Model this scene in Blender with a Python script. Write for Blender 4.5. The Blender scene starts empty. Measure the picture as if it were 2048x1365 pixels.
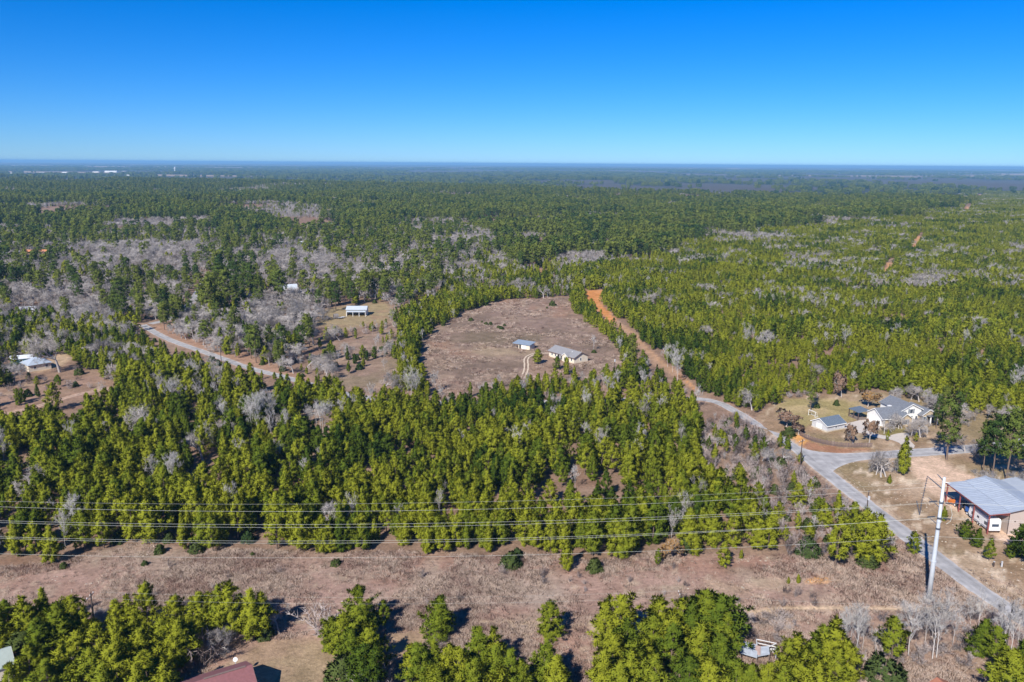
import bpy, math, random
import numpy as np
from mathutils import Vector, Matrix

# ---------------------------------------------------------------- camera, sky, sun
scn = bpy.context.scene
COL = scn.collection
FPX, CX, CY, HCAM = 1593.0, 1024.0, 682.5, 80.0
PITCH, ROLL = math.radians(12.56), math.atan(14 / 2048)
cam = bpy.data.cameras.new('camera')
cam.lens = 28.0
cam.sensor_width = 36.0
cam.clip_start = 0.5
cam.clip_end = 200000
cam_ob = bpy.data.objects.new('camera', cam)
COL.objects.link(cam_ob)
cam_ob.matrix_world = (Matrix.Translation((0, 0, HCAM)) @ Matrix.Rotation(math.pi / 2 - PITCH, 4, 'X')
                       @ Matrix.Rotation(ROLL, 4, 'Z'))
scn.camera = cam_ob

SUN_EL, SHADOW_AZ = math.radians(38.5), math.radians(26)
world = bpy.data.worlds.new('World')
scn.world = world
world.use_nodes = True
wn = world.node_tree
wn.nodes.clear()
sky = wn.nodes.new('ShaderNodeTexSky')
sky.sky_type = 'NISHITA'
sky.sun_disc = False
sky.sun_elevation = SUN_EL
sky.sun_rotation = math.pi + SHADOW_AZ
sky.altitude = 1200
sky.air_density = 1.0
sky.dust_density = 0.0
sky.ozone_density = 8.0
bg = wn.nodes.new('ShaderNodeBackground')
bg.inputs['Strength'].default_value = 0.082
hsv = wn.nodes.new('ShaderNodeMix')      # white balance of the sky light
hsv.data_type = 'RGBA'
hsv.blend_type = 'MULTIPLY'
hsv.inputs[0].default_value = 1.0
hsv.inputs[7].default_value = (0.565, 0.795, 1.145, 1)
sat = wn.nodes.new('ShaderNodeHueSaturation')
sat.inputs['Saturation'].default_value = 1.14
wo = wn.nodes.new('ShaderNodeOutputWorld')
wn.links.new(sky.outputs[0], hsv.inputs[6])
wn.links.new(hsv.outputs[2], sat.inputs['Color'])
wn.links.new(sat.outputs[0], bg.inputs[0])
wn.links.new(bg.outputs[0], wo.inputs[0])

sun = bpy.data.lights.new('sun', 'SUN')
sun.energy = 5.0
sun.angle = math.radians(0.5)
sun.color = (1.0, 0.96, 0.89)
sun_ob = bpy.data.objects.new('sun', sun)
COL.objects.link(sun_ob)
sd = Vector((math.sin(SHADOW_AZ) * math.cos(SUN_EL), math.cos(SHADOW_AZ) * math.cos(SUN_EL), -math.sin(SUN_EL)))
sun_ob.rotation_euler = sd.to_track_quat('-Z', 'Y').to_euler()

scn.view_settings.view_transform = 'Standard'
scn.view_settings.look = 'None'
scn.view_settings.exposure = 0.48
scn.view_settings.gamma = 1.0
scn.view_settings.use_curve_mapping = False

# ---------------------------------------------------------------- pixel <-> ground
_c, _s = math.cos, math.sin
VD = np.array([0, _c(PITCH), -_s(PITCH)])
_u0 = np.array([0, _s(PITCH), _c(PITCH)])
_r0 = np.array([1.0, 0, 0])
VR = _c(ROLL) * _r0 + _s(ROLL) * _u0
VU = -_s(ROLL) * _r0 + _c(ROLL) * _u0


def smooth(a, b, x):
    t = np.clip((x - a) / (b - a), 0, 1)
    return t * t * (3 - 2 * t)


def _hash(ix, iy, seed):
    n = (ix.astype(np.int64) * 374761393 + iy.astype(np.int64) * 668265263 + seed * 982451653) & 0x7fffffff
    n = ((n ^ (n >> 13)) * 1274126177) & 0x7fffffff
    return ((n ^ (n >> 16)) & 0xffff) / 65535.0


def vnoise(x, y, seed=0):
    x = np.asarray(x, float)
    y = np.asarray(y, float)
    x0, y0 = np.floor(x), np.floor(y)
    fx, fy = x - x0, y - y0
    fx, fy = fx * fx * (3 - 2 * fx), fy * fy * (3 - 2 * fy)
    a, b = _hash(x0, y0, seed), _hash(x0 + 1, y0, seed)
    c, d = _hash(x0, y0 + 1, seed), _hash(x0 + 1, y0 + 1, seed)
    return (a * (1 - fx) + b * fx) * (1 - fy) + (c * (1 - fx) + d * fx) * fy


def fbm(x, y, size, seed=0, octaves=4):
    s, amp, tot = 0, 1.0, 0
    for o in range(octaves):
        s = s + amp * vnoise(np.asarray(x) / size * 2 ** o + 17.3 * o, np.asarray(y) / size * 2 ** o, seed + o)
        tot += amp
        amp *= 0.55
    return s / tot


def terr(x, y):
    x = np.asarray(x, float)
    y = np.asarray(y, float)
    s = smooth(600, 1200, y)
    z = s * (fbm(x, y, 700, 5, 3) - 0.5) * 16
    z = z + 9 * np.exp(-((x - 760) / 420) ** 2 - ((y - 1250) / 420) ** 2) * s
    z = z - 22 * smooth(2300, 3600, y + 0.5 * x)
    z = z + 36 * smooth(7000, 22000, y) * fbm(x, y, 5000, 9, 3)
    return z


def ray(x, y):
    x = np.asarray(x, float)
    y = np.asarray(y, float)
    return (VD[:, None] + VR[:, None] * ((x.ravel() - CX) / FPX) - VU[:, None] * ((y.ravel() - CY) / FPX))


def G(x, y, z=None):
    """photo pixel -> point on the ground (x, y, z)"""
    v = ray([x], [y])[:, 0]
    zz = 0.0 if z is None else z
    t = (zz - HCAM) / v[2]
    if z is None and t * v[1] > 600:
        for _ in range(12):
            zz = float(terr(t * v[0], t * v[1]))
            t = (zz - HCAM) / v[2]
    return Vector((v[0] * t, v[1] * t, zz))


def height_at(x, y, gy):
    """height of the sight line through photo pixel (x, y) at ground distance gy"""
    v = ray([x], [y])[:, 0]
    return HCAM + v[2] * gy / v[1]


def project(X, Y, Z):
    w = np.stack([X, Y, np.asarray(Z) - HCAM])
    D = np.maximum(VD @ w, 1e-3)
    return CX + FPX * (VR @ w) / D, CY - FPX * (VU @ w) / D, D


def inside(poly, px, py):
    px = np.asarray(px)
    py = np.asarray(py)
    r = np.zeros(px.shape, bool)
    n = len(poly)
    for i in range(n):
        x0, y0 = poly[i][:2]
        x1, y1 = poly[(i + 1) % n][:2]
        if y0 == y1:
            continue
        c = ((y0 > py) != (y1 > py)) & (px < (x1 - x0) * (py - y0) / (y1 - y0) + x0)
        r ^= c
    return r


def seg_dist(pts, px, py, closed=False):
    d = np.full(np.shape(px), 1e9)
    n = len(pts)
    for i in range(n if closed else n - 1):
        ax, ay = pts[i][:2]
        bx, by = pts[(i + 1) % n][:2]
        dx, dy = bx - ax, by - ay
        t = np.clip(((px - ax) * dx + (py - ay) * dy) / (dx * dx + dy * dy + 1e-9), 0, 1)
        d = np.minimum(d, np.hypot(px - ax - t * dx, py - ay - t * dy))
    return d


# ---------------------------------------------------------------- materials
MATS = {}


def principled(name):
    m = bpy.data.materials.new(name)
    m.use_nodes = True
    nt = m.node_tree
    b = nt.nodes['Principled BSDF']
    return m, nt, b


def mat(name, col, rough=0.8, var=0.12, scale=2.0, metal=0.0, bump=0.0, stripes=None, spec=0.3, detail=4):
    """painted / mineral surface: base colour broken up by noise, optional ribs"""
    if name in MATS:
        return MATS[name]
    m, nt, b = principled(name)
    N, L = nt.nodes, nt.links
    b.inputs['Roughness'].default_value = rough
    b.inputs['Metallic'].default_value = metal
    b.inputs['Specular IOR Level'].default_value = spec
    tc = N.new('ShaderNodeTexCoord')
    nz = N.new('ShaderNodeTexNoise')
    nz.inputs['Scale'].default_value = scale
    nz.inputs['Detail'].default_value = detail
    L.new(tc.outputs['Object'], nz.inputs['Vector'])
    mr = N.new('ShaderNodeMapRange')
    mr.inputs[1].default_value = 0.25
    mr.inputs[2].default_value = 0.75
    mr.inputs[3].default_value = 1 - var
    mr.inputs[4].default_value = 1 + var
    L.new(nz.outputs['Fac'], mr.inputs[0])
    mx = N.new('ShaderNodeVectorMath')
    mx.operation = 'SCALE'
    mx.inputs[0].default_value = col
    L.new(mr.outputs[0], mx.inputs['Scale'])
    out = mx.outputs[0]
    L.new(out, b.inputs['Base Color'])
    hsrc = nz.outputs['Fac']
    if stripes:
        wv = N.new('ShaderNodeTexWave')
        wv.wave_type = 'BANDS'
        wv.bands_direction = stripes[0]
        wv.inputs['Scale'].default_value = stripes[1]
        wv.inputs['Distortion'].default_value = stripes[2] if len(stripes) > 2 else 0
        L.new(tc.outputs['Object'], wv.inputs['Vector'])
        hsrc = wv.outputs['Fac']
    if bump or stripes:
        bp = N.new('ShaderNodeBump')
        bp.inputs['Strength'].default_value = bump or 0.4
        bp.inputs['Distance'].default_value = 0.05
        L.new(hsrc, bp.inputs['Height'])
        L.new(bp.outputs[0], b.inputs['Normal'])
    MATS[name] = m
    return m


def leaf_mat(name, ca, cb, cc, patch=45.0, trans=0.08):
    """foliage: three tones mixed by stand-wide noise, per-tree random and fine noise"""
    m = bpy.data.materials.new(name)
    m.use_nodes = True
    nt = m.node_tree
    N, L = nt.nodes, nt.links
    N.clear()
    out = N.new('ShaderNodeOutputMaterial')
    geo = N.new('ShaderNodeNewGeometry')
    oi = N.new('ShaderNodeObjectInfo')
    n1 = N.new('ShaderNodeTexNoise')
    n1.inputs['Scale'].default_value = 1.0 / patch
    n1.inputs['Detail'].default_value = 3
    L.new(oi.outputs['Location'], n1.inputs['Vector'])
    n2 = N.new('ShaderNodeTexNoise')
    n2.inputs['Scale'].default_value = 1.1
    n2.inputs['Detail'].default_value = 2
    L.new(geo.outputs['Position'], n2.inputs['Vector'])
    a1 = N.new('ShaderNodeMath')
    a1.operation = 'MULTIPLY_ADD'
    L.new(n1.outputs['Fac'], a1.inputs[0])
    a1.inputs[1].default_value = 2.7
    a1.inputs[2].default_value = -1.08
    a2 = N.new('ShaderNodeMath')
    a2.operation = 'MULTIPLY_ADD'
    L.new(oi.outputs['Random'], a2.inputs[0])
    a2.inputs[1].default_value = 0.75
    L.new(a1.outputs[0], a2.inputs[2])
    a3 = N.new('ShaderNodeMath')
    a3.operation = 'MULTIPLY_ADD'
    L.new(n2.outputs['Fac'], a3.inputs[0])
    a3.inputs[1].default_value = 0.5
    L.new(a2.outputs[0], a3.inputs[2])
    rp = N.new('ShaderNodeValToRGB')
    e = rp.color_ramp.elements
    e[0].position, e[0].color = 0.25, (*ca, 1)
    e[1].position, e[1].color = 1.15 if False else 1.0, (*cc, 1)
    k = e.new(0.6)
    k.color = (*cb, 1)
    L.new(a3.outputs[0], rp.inputs[0])
    df = N.new('ShaderNodeBsdfDiffuse')
    df.inputs['Roughness'].default_value = 0.5
    tr = N.new('ShaderNodeBsdfTranslucent')
    L.new(rp.outputs[0], df.inputs[0])
    L.new(rp.outputs[0], tr.inputs[0])
    mx = N.new('ShaderNodeMixShader')
    mx.inputs[0].default_value = trans
    L.new(df.outputs[0], mx.inputs[1])
    L.new(tr.outputs[0], mx.inputs[2])
    L.new(mx.outputs[0], out.inputs[0])
    return m


M_PINE = leaf_mat('pine_needles', (0.040, 0.074, 0.011), (0.118, 0.158, 0.016), (0.235, 0.252, 0.022), 45)
M_MATURE = leaf_mat('old_pine_needles', (0.036, 0.068, 0.019), (0.082, 0.122, 0.026), (0.155, 0.182, 0.034), 60)
M_JUNIPER = leaf_mat('juniper_leaves', (0.032, 0.060, 0.022), (0.055, 0.085, 0.028), (0.080, 0.105, 0.030), 30)
M_RUSSET = leaf_mat('russet_leaves', (0.15, 0.085, 0.065), (0.20, 0.12, 0.085), (0.25, 0.155, 0.10), 30)
M_RUST2 = leaf_mat('gold_leaves', (0.20, 0.11, 0.05), (0.27, 0.155, 0.06), (0.33, 0.20, 0.08), 30)
M_TWIG = leaf_mat('grey_twigs', (0.27, 0.235, 0.215), (0.355, 0.318, 0.297), (0.44, 0.405, 0.385), 60, 0.05)
M_WHITE = leaf_mat('pale_bark', (0.33, 0.30, 0.28), (0.42, 0.39, 0.37), (0.51, 0.485, 0.465), 60, 0.0)
M_STEM = mat('white_bark_stem', (0.56, 0.53, 0.50), 0.85, 0.15, 3)
M_BRUSH = leaf_mat('brush_twigs', (0.24, 0.185, 0.170), (0.33, 0.27, 0.25), (0.42, 0.36, 0.34), 12, 0.05)
M_GRASS = leaf_mat('dry_grass_blades', (0.29, 0.185, 0.150), (0.40, 0.285, 0.235), (0.53, 0.42, 0.345), 9, 0.2)
M_BARK = mat('pine_bark', (0.16, 0.115, 0.09), 0.9, 0.3, 6)


# ---------------------------------------------------------------- object helpers
def tag(o, label, category, group=None):
    o['label'] = label
    o['category'] = category
    if group:
        o['group'] = group
    return o


def link(o, parent=None):
    COL.objects.link(o)
    if parent is not None:
        o.parent = parent
    return o


def mesh_from(name, V, F, mats=(), mi=None, normals=None, smooth_f=False):
    me = bpy.data.meshes.new(name)
    me.from_pydata([tuple(v) for v in V], [], [tuple(f) for f in F])
    for m in mats:
        me.materials.append(m)
    if mi is not None:
        me.polygons.foreach_set('material_index', np.asarray(mi, np.int32))
    if smooth_f or normals is not None:
        me.polygons.foreach_set('use_smooth', np.ones(len(F), bool))
    me.update()
    if normals is not None:
        me.normals_split_custom_set_from_vertices([tuple(n) for n in normals])
    return me


def tri_mesh(name, V, T, mats, mi=None, normals=None):
    """fast all-triangle mesh from arrays"""
    me = bpy.data.meshes.new(name)
    V = np.asarray(V, np.float32)
    T = np.array(T, np.int32)
    if normals is not None:       # wind every face to agree with its shading normal
        Nv = np.asarray(normals)
        gn = np.cross(V[T[:, 1]] - V[T[:, 0]], V[T[:, 2]] - V[T[:, 0]])
        flip = (gn * Nv[T].sum(1)).sum(1) < 0
        T[flip] = T[flip][:, ::-1]
    me.vertices.add(len(V))
    me.vertices.foreach_set('co', V.ravel())
    me.loops.add(T.size)
    me.loops.foreach_set('vertex_index', T.ravel())
    me.polygons.add(len(T))
    me.polygons.foreach_set('loop_start', np.arange(0, T.size, 3, dtype=np.int32))
    me.polygons.foreach_set('loop_total', np.full(len(T), 3, np.int32))
    for m in mats:
        me.materials.append(m)
    if mi is not None:
        me.polygons.foreach_set('material_index', np.asarray(mi, np.int32))
    me.polygons.foreach_set('use_smooth', np.ones(len(T), bool))
    me.update(calc_edges=True)
    me.validate()
    if normals is not None:
        me.normals_split_custom_set_from_vertices(np.asarray(normals, np.float32).tolist())
    return me


class MB:
    """collects boxes, prisms, tubes and polygons into one mesh"""

    def __init__(self):
        self.v, self.f = [], []

    def poly(self, pts):
        b = len(self.v)
        self.v += [tuple(p) for p in pts]
        self.f.append(tuple(range(b, b + len(pts))))
        return self

    def box(self, x0, x1, y0, y1, z0, z1):
        b = len(self.v)
        self.v += [(x, y, z) for z in (z0, z1) for x, y in ((x0, y0), (x1, y0), (x1, y1), (x0, y1))]
        self.f += [tuple(b + i for i in q) for q in
                   ((0, 3, 2, 1), (4, 5, 6, 7), (0, 1, 5, 4), (1, 2, 6, 5), (2, 3, 7, 6), (3, 0, 4, 7))]
        return self

    def prism(self, base, off):
        """closed prism: polygon base (list of 3d points) pushed along off"""
        b, n = len(self.v), len(base)
        self.v += [tuple(p) for p in base] + [tuple(Vector(p) + Vector(off)) for p in base]
        self.f.append(tuple(b + n - 1 - i for i in range(n)))
        self.f.append(tuple(b + n + i for i in range(n)))
        for i in range(n):
            j = (i + 1) % n
            self.f.append((b + i, b + j, b + n + j, b + n + i))
        return self

    def tube(self, pts, radii, n=6, cap=True):
        b = len(self.v)
        pts = [Vector(p) for p in pts]
        if not hasattr(radii, '__len__'):
            radii = [radii] * len(pts)
        for i, p in enumerate(pts):
            d = (pts[min(i + 1, len(pts) - 1)] - pts[max(i - 1, 0)]).normalized()
            a = d.orthogonal().normalized() if abs(d.z) > 0.9 else d.cross(Vector((0, 0, 1))).normalized()
            c = d.cross(a)
            for k in range(n):
                t = 2 * math.pi * k / n
                self.v.append(tuple(p + (a * math.cos(t) + c * math.sin(t)) * radii[i]))
        for i in range(len(pts) - 1):
            for k in range(n):
                k2 = (k + 1) % n
                self.f.append((b + i * n + k, b + i * n + k2, b + (i + 1) * n + k2, b + (i + 1) * n + k))
        if cap:
            self.f.append(tuple(b + k for k in range(n))[::-1])
            e = b + (len(pts) - 1) * n
            self.f.append(tuple(e + k for k in range(n)))
        return self

    def disc(self, c, axis, r0, r1, h, n=16):
        """ring / wheel: revolve a rectangle about axis ('x' or 'y')"""
        pts = [Vector(c) - Vector((h / 2 if axis == 'x' else 0, h / 2 if axis == 'y' else 0, 0)),
               Vector(c) + Vector((h / 2 if axis == 'x' else 0, h / 2 if axis == 'y' else 0, 0))]
        return self.tube(pts, [r1, r1], n)

    def build(self, name, material, parent=None, smooth_f=False):
        me = mesh_from(name, self.v, self.f, [material], smooth_f=smooth_f)
        o = bpy.data.objects.new(name, me)
        return link(o, parent)


def empty(name, loc, rz=0):
    o = bpy.data.objects.new(name, None)
    o.empty_display_size = 1
    o.location = loc
    o.rotation_euler = (0, 0, rz)
    return link(o)


def structure(o):
    o['kind'] = 'structure'
    return o


# ---------------------------------------------------------------- ground plan (photo pixels of the ground)
STRIP_TOP = [(-300, 1150), (0, 1138), (100, 1132), (150, 1120), (200, 1103), (260, 1092), (400, 1103), (560, 1106),
             (700, 1108), (830, 1106), (1000, 1118), (1090, 1112), (1180, 1128), (1260, 1118), (1330, 1105),
             (1440, 1108), (1560, 1112), (1640, 1118), (1780, 1122), (1800, 1075), (2400, 1075)]
FIELD = [(845, 690), (870, 657), (930, 627), (1000, 599), (1060, 599), (1133, 595), (1150, 627), (1200, 668),
         (1240, 702), (1250, 735), (1230, 765), (1130, 762), (1000, 772), (930, 790), (870, 792), (848, 745)]
FIREBREAK = [(1167, 582), (1213, 579), (1206, 591), (1202, 608), (1220, 625), (1236, 641), (1268, 663), (1290, 690),
             (1325, 722), (1372, 755), (1398, 780), (1385, 784), (1350, 757), (1310, 730), (1272, 690), (1258, 672),
             (1224, 652), (1188, 620), (1170, 594)]
RIGHT_LOT = [(1504, 838), (1535, 815), (1560, 797), (1640, 790), (1760, 786), (1880, 800), (2060, 842), (2500, 870),
             (2500, 1500), (2100, 1310), (1900, 1125), (1730, 1000), (1640, 945), (1560, 885)]
GRAVEL = [(1811, 917), (1878, 914), (1892, 928), (1940, 949), (1990, 968), (2090, 990), (2130, 1075), (2040, 1095),
          (2000, 1082), (1984, 1070), (1940, 1038), (1887, 1004), (1866, 990), (1852, 976), (1826, 950), (1822, 932)]
LAWN = [(1556, 830), (1565, 800), (1640, 797), (1720, 802), (1735, 830), (1690, 845), (1625, 850), (1590, 862)]
LAWN2 = [(1756, 862), (1790, 852), (1810, 858), (1800, 868), (1770, 874)]
LEFT_LOT = [(-200, 850), (-200, 805), (20, 775), (62, 752), (100, 718), (140, 722), (190, 748), (236, 752), (236, 782), (150, 800),
            (60, 822), (0, 848)]
BARN_LOT = [(628, 648), (645, 622), (690, 612), (770, 606), (800, 628), (775, 645), (715, 655), (660, 662)]
BOTTOM_LAWN = [(330, 1400), (430, 1335), (520, 1285), (640, 1268), (660, 1300), (700, 1400)]
BOTTOM_LAWN2 = [(770, 1262), (850, 1262), (850, 1290), (780, 1330)]


def gpoly(poly):
    return [tuple(G(x, y)) for x, y in poly]


ROAD_MID = [(285, 650), (330, 678), (430, 712), (500, 738), (560, 752), (640, 775), (730, 798), (850, 806), (1000, 806),
            (1150, 803), (1300, 798), (1400, 797), (1440, 806), (1475, 825), (1510, 848)]
ROAD_L = [(1556, 877), (1588, 905), (1632, 943), (1688, 987), (1728, 1018), (1787, 1069), (1867, 1128), (1934, 1179),
          (2006, 1227), (2120, 1305)]
ROAD_R = [(1564, 869), (1608, 901), (1676, 951), (1723, 987), (1762, 1018), (1818, 1058), (1910, 1128), (1976, 1178),
          (2046, 1224), (2165, 1300)]
SIDE_T = [(1598, 893), (1617, 902), (1676, 908), (1752, 905), (1811, 899), (1890, 895), (1990, 885), (2150, 862)]
SIDE_B = [(1660, 948), (1676, 935), (1705, 924), (1752, 918), (1811, 915), (1881, 911), (1990, 902), (2150, 880)]


def resample(pts, n):
    P = np.array([list(p)[:2] for p in pts], float)
    d = np.r_[0, np.cumsum(np.hypot(*np.diff(P, axis=0).T))]
    t = np.linspace(0, d[-1], n)
    return np.stack([np.interp(t, d, P[:, 0]), np.interp(t, d, P[:, 1])], 1)


def chaikin(pts, k=2):
    P = np.array([list(p)[:2] for p in pts], float)
    for _ in range(k):
        Q = [P[0]]
        for a, b in zip(P[:-1], P[1:]):
            Q += [0.75 * a + 0.25 * b, 0.25 * a + 0.75 * b]
        Q.append(P[-1])
        P = np.array(Q)
    return P


def ribbon_edges(pts, width):
    P = np.array([list(p)[:2] for p in pts], float)
    T = np.gradient(P, axis=0)
    T /= np.linalg.norm(T, axis=1)[:, None]
    Nn = np.stack([-T[:, 1], T[:, 0]], 1)
    return P + Nn * width / 2, P - Nn * width / 2


def strip_sheet(name, L, R, z, material, n=80, cols=4, ragged=0.12, seed=1):
    rng = np.random.default_rng(seed)
    A, B = resample(L, n), resample(R, n)
    A = A + (vnoise(np.arange(n) * 0.9, np.zeros(n), seed)[:, None] - 0.5) * 2 * ragged
    B = B + (vnoise(np.arange(n) * 0.9, np.ones(n) * 9, seed)[:, None] - 0.5) * 2 * ragged
    V, F = [], []
    for i in range(n):
        for k in range(cols + 1):
            q = A[i] + (B[i] - A[i]) * k / cols
            V.append((q[0], q[1], float(terr(q[0], q[1])) + z))
    for i in range(n - 1):
        for k in range(cols):
            a = i * (cols + 1) + k
            F.append((a, a + 1, a + cols + 2, a + cols + 1))
    me = mesh_from(name, V, F, [material], smooth_f=True)
    if cols >= 8:      # wheel paths polished darker, dusty verges and patched stretches
        k = np.tile(np.linspace(-1, 1, cols + 1), n)
        i = np.repeat(np.arange(n), cols + 1)
        path = np.exp(-((np.abs(k) - 0.48) / 0.16) ** 2)
        edge = smooth(0.72, 1.0, np.abs(k) + (vnoise(i * 0.7, k * 3, 5) - 0.5) * 0.3)
        patch = smooth(0.60, 0.66, fbm(i * 1.0, np.sign(k) * 7.0 + 0 * k, 9, 6, 2))
        wv = 1.04 - 0.13 * path + 0.22 * edge - 0.16 * patch + (vnoise(i * 1.3, k * 4, 8) - 0.5) * 0.14
        at = me.attributes.new('wear', 'FLOAT', 'POINT')
        at.data.foreach_set('value', wv.astype(np.float32))
    o = bpy.data.objects.new(name, me)
    if len(F) and me.polygons[0].normal.z < 0:
        me.flip_normals()
    return structure(link(o))


def flat_sheet(name, poly, z, material, smooth_k=2):
    P = [tuple(G(x, y)) for x, y in poly]
    Q = chaikin(P + [P[0]], smooth_k)[:-1]
    me = mesh_from(name, [(x, y, z) for x, y in Q], [tuple(range(len(Q)))], [material])
    if me.polygons[0].normal.z < 0:
        me.flip_normals()
    return structure(link(bpy.data.objects.new(name, me)))

# ---------------------------------------------------------------- ground sheet
def build_ground():
    rows = np.r_[np.linspace(-250, 92, 14), np.geomspace(100, 70000, 640)]
    ncol = 560
    u = np.linspace(-1.12, 1.12, ncol)
    half = np.maximum(0.72 * rows + 60, 132)
    X = u[None, :] * half[:, None]
    Y = np.repeat(rows[:, None], ncol, 1)
    Z = terr(X, Y)
    nr = len(rows)
    x, y = X.ravel(), Y.ravel()

    def mask(poly, soft=1.0, rag=1.5, size=4.0, seed=3):
        P = gpoly(poly)
        a = np.array(P)
        m = np.zeros(len(x))
        sel = ((x > a[:, 0].min() - 12) & (x < a[:, 0].max() + 12) & (y > a[:, 1].min() - 12) & (y < a[:, 1].max() + 12))
        xs, ys = x[sel], y[sel]
        d = seg_dist(P, xs, ys, True)
        s = np.where(inside(P, xs, ys), d, -d) + (fbm(xs, ys, size, seed, 3) - 0.5) * 2 * rag
        m[sel] = smooth(-soft, soft, s)
        return m

    def near(line, w, soft=0.6, rag=0.6, seed=4):
        P = [tuple(q) for q in line]
        a = np.array(P)
        m = np.zeros(len(x))
        sel = ((x > a[:, 0].min() - 20) & (x < a[:, 0].max() + 20) & (y > a[:, 1].min() - 20) & (y < a[:, 1].max() + 20))
        d = seg_dist(P, x[sel], y[sel])
        s = w - d + (fbm(x[sel], y[sel], 2.5, seed, 3) - 0.5) * 2 * rag
        m[sel] = smooth(-soft, soft, s)
        return m

    C = np.empty((len(x), 3))
    C[:] = (0.235, 0.165, 0.125)

    def put(m, col):
        C[:] = C * (1 - m[:, None]) + np.asarray(col) * m[:, None]

    n20, n8, n3 = fbm(x, y, 22, 11), fbm(x, y, 8, 21), fbm(x, y, 2.5, 31, 3)
    n60 = fbm(x, y, 70, 41)
    put(smooth(0.45, 0.7, n20) * 0.6, (0.30, 0.225, 0.17))
    put(smooth(0.55, 0.75, n8) * 0.5, (0.22, 0.125, 0.085))
    # far plain: bands of bare wood, pasture and pine seen from a long way off
    far = smooth(1900, 2900, y)
    put(far, (0.048, 0.056, 0.040))
    nf = fbm(x, y * 0.55, 900, 51, 4)
    put(far * smooth(0.50, 0.42, nf), (0.090, 0.084, 0.074))
    nf2 = fbm(x * 0.5, y, 1200, 61, 4)
    put(far * smooth(0.635, 0.66, nf2), (0.34, 0.27, 0.19))
    # cleared power-line strip
    px, py, D = project(x, y, Z.ravel())
    st = np.array(STRIP_TOP)
    in_strip = smooth(-6, 6, py - np.interp(px, st[:, 0], st[:, 1]) + (n8 - 0.5) * 16) * (y < 200) * (y > 60)
    put(in_strip, (0.325, 0.228, 0.190))
    put(in_strip * smooth(0.42, 0.68, n20) * 0.8, (0.275, 0.165, 0.125))
    put(in_strip * smooth(0.50, 0.72, n8) * 0.7, (0.34, 0.27, 0.215))
    put(in_strip * smooth(0.66, 0.78, n3) * 0.6, (0.46, 0.39, 0.30))
    put(in_strip * smooth(0.70, 0.6, n8) * smooth(0.62, 0.74, n60) * 0.5, (0.24, 0.225, 0.18))
    m = mask([(800, 1140), (960, 1150), (1120, 1165), (1150, 1200), (1040, 1215), (900, 1210), (840, 1180)], 5, 7, 9)
    put(m * 0.75, (0.36, 0.31, 0.265))
    m = mask([(1420, 1165), (1560, 1160), (1570, 1175), (1480, 1190), (1400, 1195)], 2, 3)
    put(m * 0.6, (0.42, 0.33, 0.24))
    m = mask([(1605, 1164), (1640, 1153), (1668, 1153), (1664, 1162), (1630, 1166)], 0.5, 0.8, 2)
    put(m, (0.62, 0.36, 0.15))
    put(near([G(600, 1238), G(800, 1244), G(1000, 1248), G(1300, 1254)], 1.0, 0.5, 0.8), (0.46, 0.37, 0.27))
    put(near([G(1500, 1226), G(1560, 1218), G(1700, 1216), G(1900, 1219)], 0.75, 0.4, 0.5), (0.56, 0.44, 0.31))
    m = mask([(1640, 1240), (1800, 1230), (2060, 1300), (2060, 1420), (1500, 1420), (1560, 1330)], 4, 6, 8)
    put(m * 0.7, (0.30, 0.225, 0.175))
    # pasture with the ranch house
    m = mask(FIELD, 2.0, 4.0, 12)
    put(m, (0.245, 0.180, 0.145))
    put(m * smooth(0.45, 0.62, n20) * 0.85, (0.185, 0.140, 0.108))
    put(m * smooth(0.5, 0.66, n8) * 0.65, (0.32, 0.245, 0.185))
    put(m * smooth(0.55, 0.66, fbm(x, y * 0.6, 30, 99)) * 0.6, (0.30, 0.18, 0.125))
    put(m * smooth(0.62, 0.72, n3) * 0.5, (0.15, 0.115, 0.085))
    dk = mask([(890, 690), (930, 665), (1000, 660), (1060, 665), (1110, 680), (1060, 690), (1020, 690), (960, 690)], 5, 9, 14)
    put(dk * 0.6, (0.165, 0.135, 0.085))
    pl = mask([(950, 690), (1010, 697), (1070, 703), (1100, 706), (1050, 715), (990, 712), (940, 702)], 5, 8, 12)
    put(pl * 0.75, (0.34, 0.27, 0.18))
    dk = mask([(960, 715), (1030, 717), (1045, 735), (980, 740)], 5, 8, 12)
    put(dk * 0.5, (0.18, 0.135, 0.10))
    m = mask([(1056, 715), (1100, 705), (1150, 730), (1110, 760), (1050, 762)], 2, 2)
    put(m * 0.8, (0.29, 0.205, 0.15))
    # semi-open ground left of the pasture
    m = mask([(570, 755), (650, 700), (800, 650), (845, 690), (850, 800), (740, 800)], 3, 5, 10)
    put(m * 0.8, (0.265, 0.195, 0.152))
    put(m * smooth(0.46, 0.62, n20) * 0.7, (0.21, 0.175, 0.115))
    put(m * smooth(0.52, 0.66, n8) * 0.6, (0.34, 0.26, 0.195))
    m = mask(BARN_LOT, 3, 5, 10)
    put(m, (0.30, 0.245, 0.145))
    put(m * smooth(0.5, 0.7, n8) * 0.7, (0.30, 0.205, 0.135))
    # firebreak clay
    m = mask(FIREBREAK, 0.8, 1.2, 5)
    put(m, (0.36, 0.245, 0.17))
    m = mask([(1167, 582), (1213, 579), (1204, 592), (1202, 608), (1222, 627), (1230, 640), (1222, 648), (1190, 618), (1172, 596)],
             1.2, 1.6, 5)
    put(m, (0.52, 0.235, 0.085))
    put(m * smooth(0.5, 0.7, n8) * 0.6, (0.62, 0.33, 0.16))
    put(near([G(1350, 745), G(1372, 762), G(1392, 780)], 0.5, 0.4, 0.4), (0.58, 0.30, 0.13))
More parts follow.
